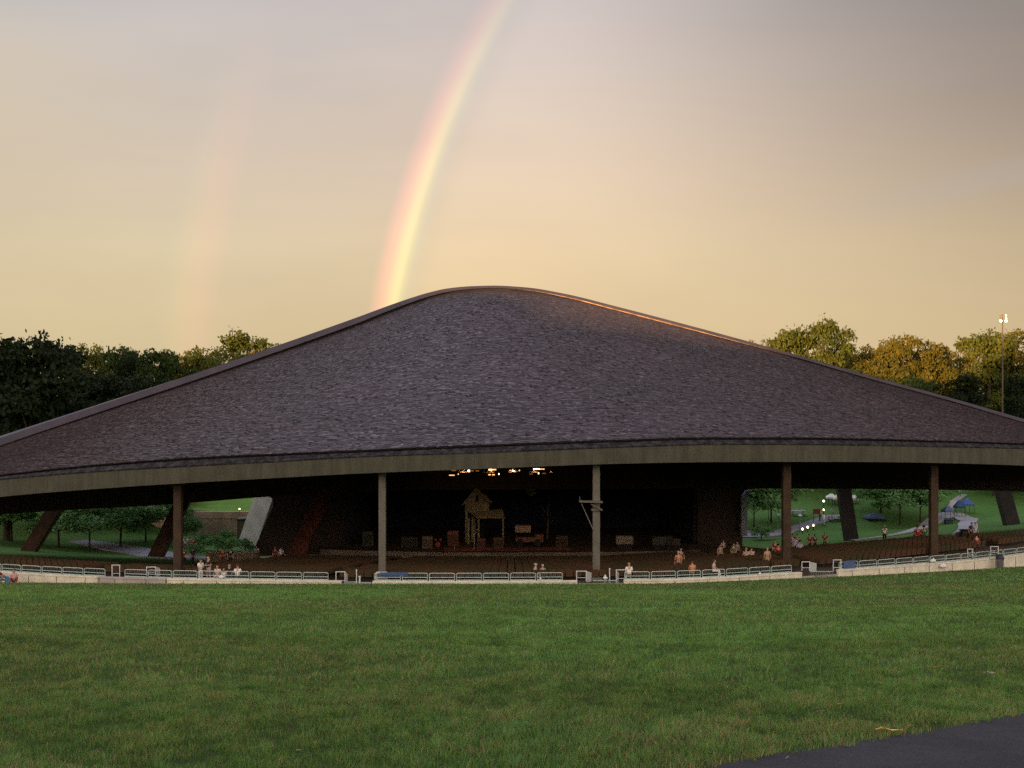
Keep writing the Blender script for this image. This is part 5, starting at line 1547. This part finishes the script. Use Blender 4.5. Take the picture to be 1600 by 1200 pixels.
    for px, Yr, w_, lab in ((724, 110.6, 4.2, 'dull red rug at the left front of the stage'), (763, 110.8, 1.8, 'small dull red rug before the stage house'), (800, 110.6, 3.6, 'dull red rug below the cart on the stage'), (860, 111.0, 4.5, 'long brownish red rug right of centre on the stage')):
        c = P(px, 860, Yr)
        rows = [[(-w_/2+w_*i/12, -.8+1.6*j/3, .012*math.sin(i*1.9+j)) for j in range(4)] for i in range(13)]
        o = MB().grid(rows).build('rug', rug); o.location = (c.x, Yr, ZS+.10); 
        pb_ = MB().box((0, 0, -.055), (w_*.98, 1.56, .06)).build('rug_riser', mat('riser_red', (.22, .07, .055), .9), o)
        tag(o, lab, 'rug')
    def amp(px, Y_, w_, h_, lab, col=(.10, .065, .05)):
        c = P(px, 860, Y_); t = thing('amplifier', lab, 'amplifier', (c.x, Y_, ZS+.004), group='amplifiers on the stage')
        MB().box((0, 0, h_/2), (w_, .45, h_)).build('cabinet_body', mat('amp_%s' % str(col), col, .8), t)
        MB().box((0, -.235, h_*.42), (w_*.86, .02, h_*.68)).build('grille', mat('grille_%s' % str(col), tuple(v*.6 for v in col), .9), t)
        MB().tube([(-w_*.2, 0, h_), (-w_*.2, 0, h_+.05), (w_*.2, 0, h_+.05), (w_*.2, 0, h_)], .015, 6).build('handle', M_dark, t)
    amp(575, 114, 1.2, 1.6, 'tall amplifier stack at the far left of the stage', (.09, .09, .06))
    amp(668, 112, 1.1, 1.3, 'greyish amplifier left of the stage house', (.20, .15, .12))
    amp(640, 113, 1.8, 1.1, 'wide dark amplifier left of the greyish one', (.07, .065, .045))
    amp(708, 114, 1.2, 1.7, 'brownish amplifier at the left foot of the stage house', (.20, .08, .05))
    amp(752, 112.4, .9, 1.0, 'small reddish amplifier before the house porch', (.16, .07, .05))
    amp(779, 112.6, 1.1, 1.1, 'amplifier right of the house porch', (.13, .07, .045))
    amp(878, 113.5, 1.3, 1.2, 'amplifier at the centre right of the stage', (.10, .06, .04))
    # drum kit
    c = P(700, 860, 112.0); t = thing('drum_kit', 'reddish drum kit with cymbals left of the stage house', 'drum kit', (c.x-1.2, 113.0, ZS+.004))
    dr = mat('drum_red', (.26, .07, .05), .5)
    MB().tube([(0, -.25, .30), (0, .2, .30)], .29, 20).build('bass_drum', dr, t)
    for s in (-1, 1):
        MB().tube([(s*.28, -.1, .62), (s*.28, .05, .86)], .17, 16).build('tom_drum', dr, t)
        MB().tube([(s*.75, 0, .0), (s*.75, 0, 1.25)], .02, 6).build('cymbal_stand', M_dark, t)
        MB().lathe((s*.75, 0, 1.25), [(.24, 0), (.08, .03), (.01, .06)], 18).build('cymbal', mat('brass', (.5, .35, .12), .35, metal=.9), t)
    # microphone stands
    for px, p0, p1, w_, lab in ((741, 826, 843, .35, 'pale slanted microphone stand in front of the stage house'), (710, 851, 860, .1, 'short pale microphone stand on the red rug at the left')):
        c = P(px, p1, 110.2); h = (p1-p0)/F*110.2
        t = thing('microphone_stand', lab, 'microphone stand', (c.x, 110.2, ZS+.12))
        MB().tube([(0, 0, 0), (0, 0, max(.25, c.z-ZS-.12+h*.4)), (w_, -.1, c.z-ZS-.12+h)], .022, 6).build('boom', mat('chrome', (.7, .7, .65), .35, metal=.3), t)
        for k in range(3): MB().tube([(0, 0, .12), (.28*math.cos(k*2.1), .28*math.sin(k*2.1), 0)], .015, 5).build('foot', M_dark, t)
        MB().lathe((w_, -.1, c.z-ZS-.12+h), [(.02, 0), (.04, .05), (.03, .11), (.005, .13)], 8).build('microphone', M_dark, t)
stage_set()

# lighting truss under the roof with lit lamps
def truss():
    Y = 104.0
    def tr(pxa, pxb, py, Y, label):
        a, b_ = P(pxa, py, Y), P(pxb, py, Y); c = (a+b_)/2; L = b_.x-a.x
        t = thing('lighting_truss', label, 'truss', c)
        m = MB()
        for dy in (-.2, .2):
            for dz in (-.2, .2): m.tube([(-L/2, dy, dz), (L/2, dy, dz)], .025, 6)
        n = int(L/.5)
        for i in range(n):
            xa = -L/2+L*i/n; xb = xa+L/n
            m.tube([(xa, -.2, -.2 if i % 2 else .2), (xb, -.2, .2 if i % 2 else -.2)], .016, 5)
        m.build('truss_frame', mat('truss_metal', (.25, .18, .12), .5, metal=.4), t)
        for s in (-1, 1): MB().tube([(s*L*.42, 0, .2), (s*L*.42, 0, 7)], .012, 5).build('cable', M_dark, t)
        return t
    t1 = tr(698, 862, 734.6, Y, 'upper lighting truss hanging just below the fascia over the stage')
    t2 = tr(698, 860, 741.5, Y-1.5, 'lower lighting truss with fewer lit lamps over the stage')
    glow = mat('stage_lamp_glow', (1, .8, .5), .4, emit=(1.0, .50, .22), estr=.8); hot = mat('stage_lamp_hot', (1, .8, .5), .4, emit=(1.0, .68, .36), estr=1.9)
    dim = mat('stage_lamp_dim', (.3, .18, .1), .5, emit=(1.0, .38, .12), estr=.10)
    i = 0
    LL = ((709, 734.8, .10, dim, .7), (732.5, 735.6, .17, hot, .32), (738, 735.5, .10, dim, .4), (746, 735.6, .09, dim, .5), (770, 733.6, .10, glow, 1.0), (766, 733.8, .08, hot, .5), (797, 735, .09, dim, .3), (802, 735.5, .09, glow, .3), (806, 736.5, .08, dim, .5), (811.5, 735, .10, glow, .16), (838, 732.6, .09, hot, .9), (846, 732.8, .08, glow, .9),
                         (706, 742.4, .07, glow, .8), (716, 740.6, .09, glow, .14), (765, 741.6, .09, glow, .35), (771, 741.6, .09, glow, .35), (779.5, 740.5, .11, hot, .15), (830, 740.4, .06, dim, .5), (841.5, 739.4, .12, hot, .15), (850, 739.6, .06, dim, .5))
    for px, py, r, m, wd in LL:
        r *= .62; wd *= .7
        Yl = Y-.35 if py < 738 else Y-1.85
        c = P(px, py, Yl)
        t = thing('stage_light', '%s stage lamp, %s from the left on the %s truss' % (['bright', 'warm', 'dim'][0 if m is hot else (1 if m is glow else 2)], ORD[sum(1 for q in LL if (q[1] < 738) == (py < 738) and q[0] < px)], 'upper' if py < 738 else 'lower'), 'stage light', c, group='stage lights on the trusses')
        MB().box((0, .16, .0), (wd+.10, .26, r*2+.08)).box((0, .16, r+.12), (.05, .05, .2)).build('housing', M_dark, t)
        MB().box((0, .02, -.01), (wd, .02, r*2)).build('lens', m, t)
        i += 1
    # the light those lamps throw on the stage
    for x_, tgt, e in ((2.4, (2.4, 125, -9.4), 90), (-5, (-5, 118, -12), 130), (0, (2, 116, -13), 110), (4, (12, 112, -14), 110), (-2, (-8, 112, -14), 90)):
        ld = bpy.data.lights.new('stage_spot', 'SPOT'); ld.energy = e; ld.spot_size = R(75); ld.spot_blend = .9; ld.color = (1.0, .62, .34); ld.shadow_soft_size = .3
        lo = bpy.data.objects.new('stage_spot', ld); C.objects.link(lo); lo.location = (x_, Y-.6, -5.6)
        lo.rotation_euler = (Vector(tgt)-Vector(lo.location)).to_track_quat('-Z', 'Y').to_euler()
truss()
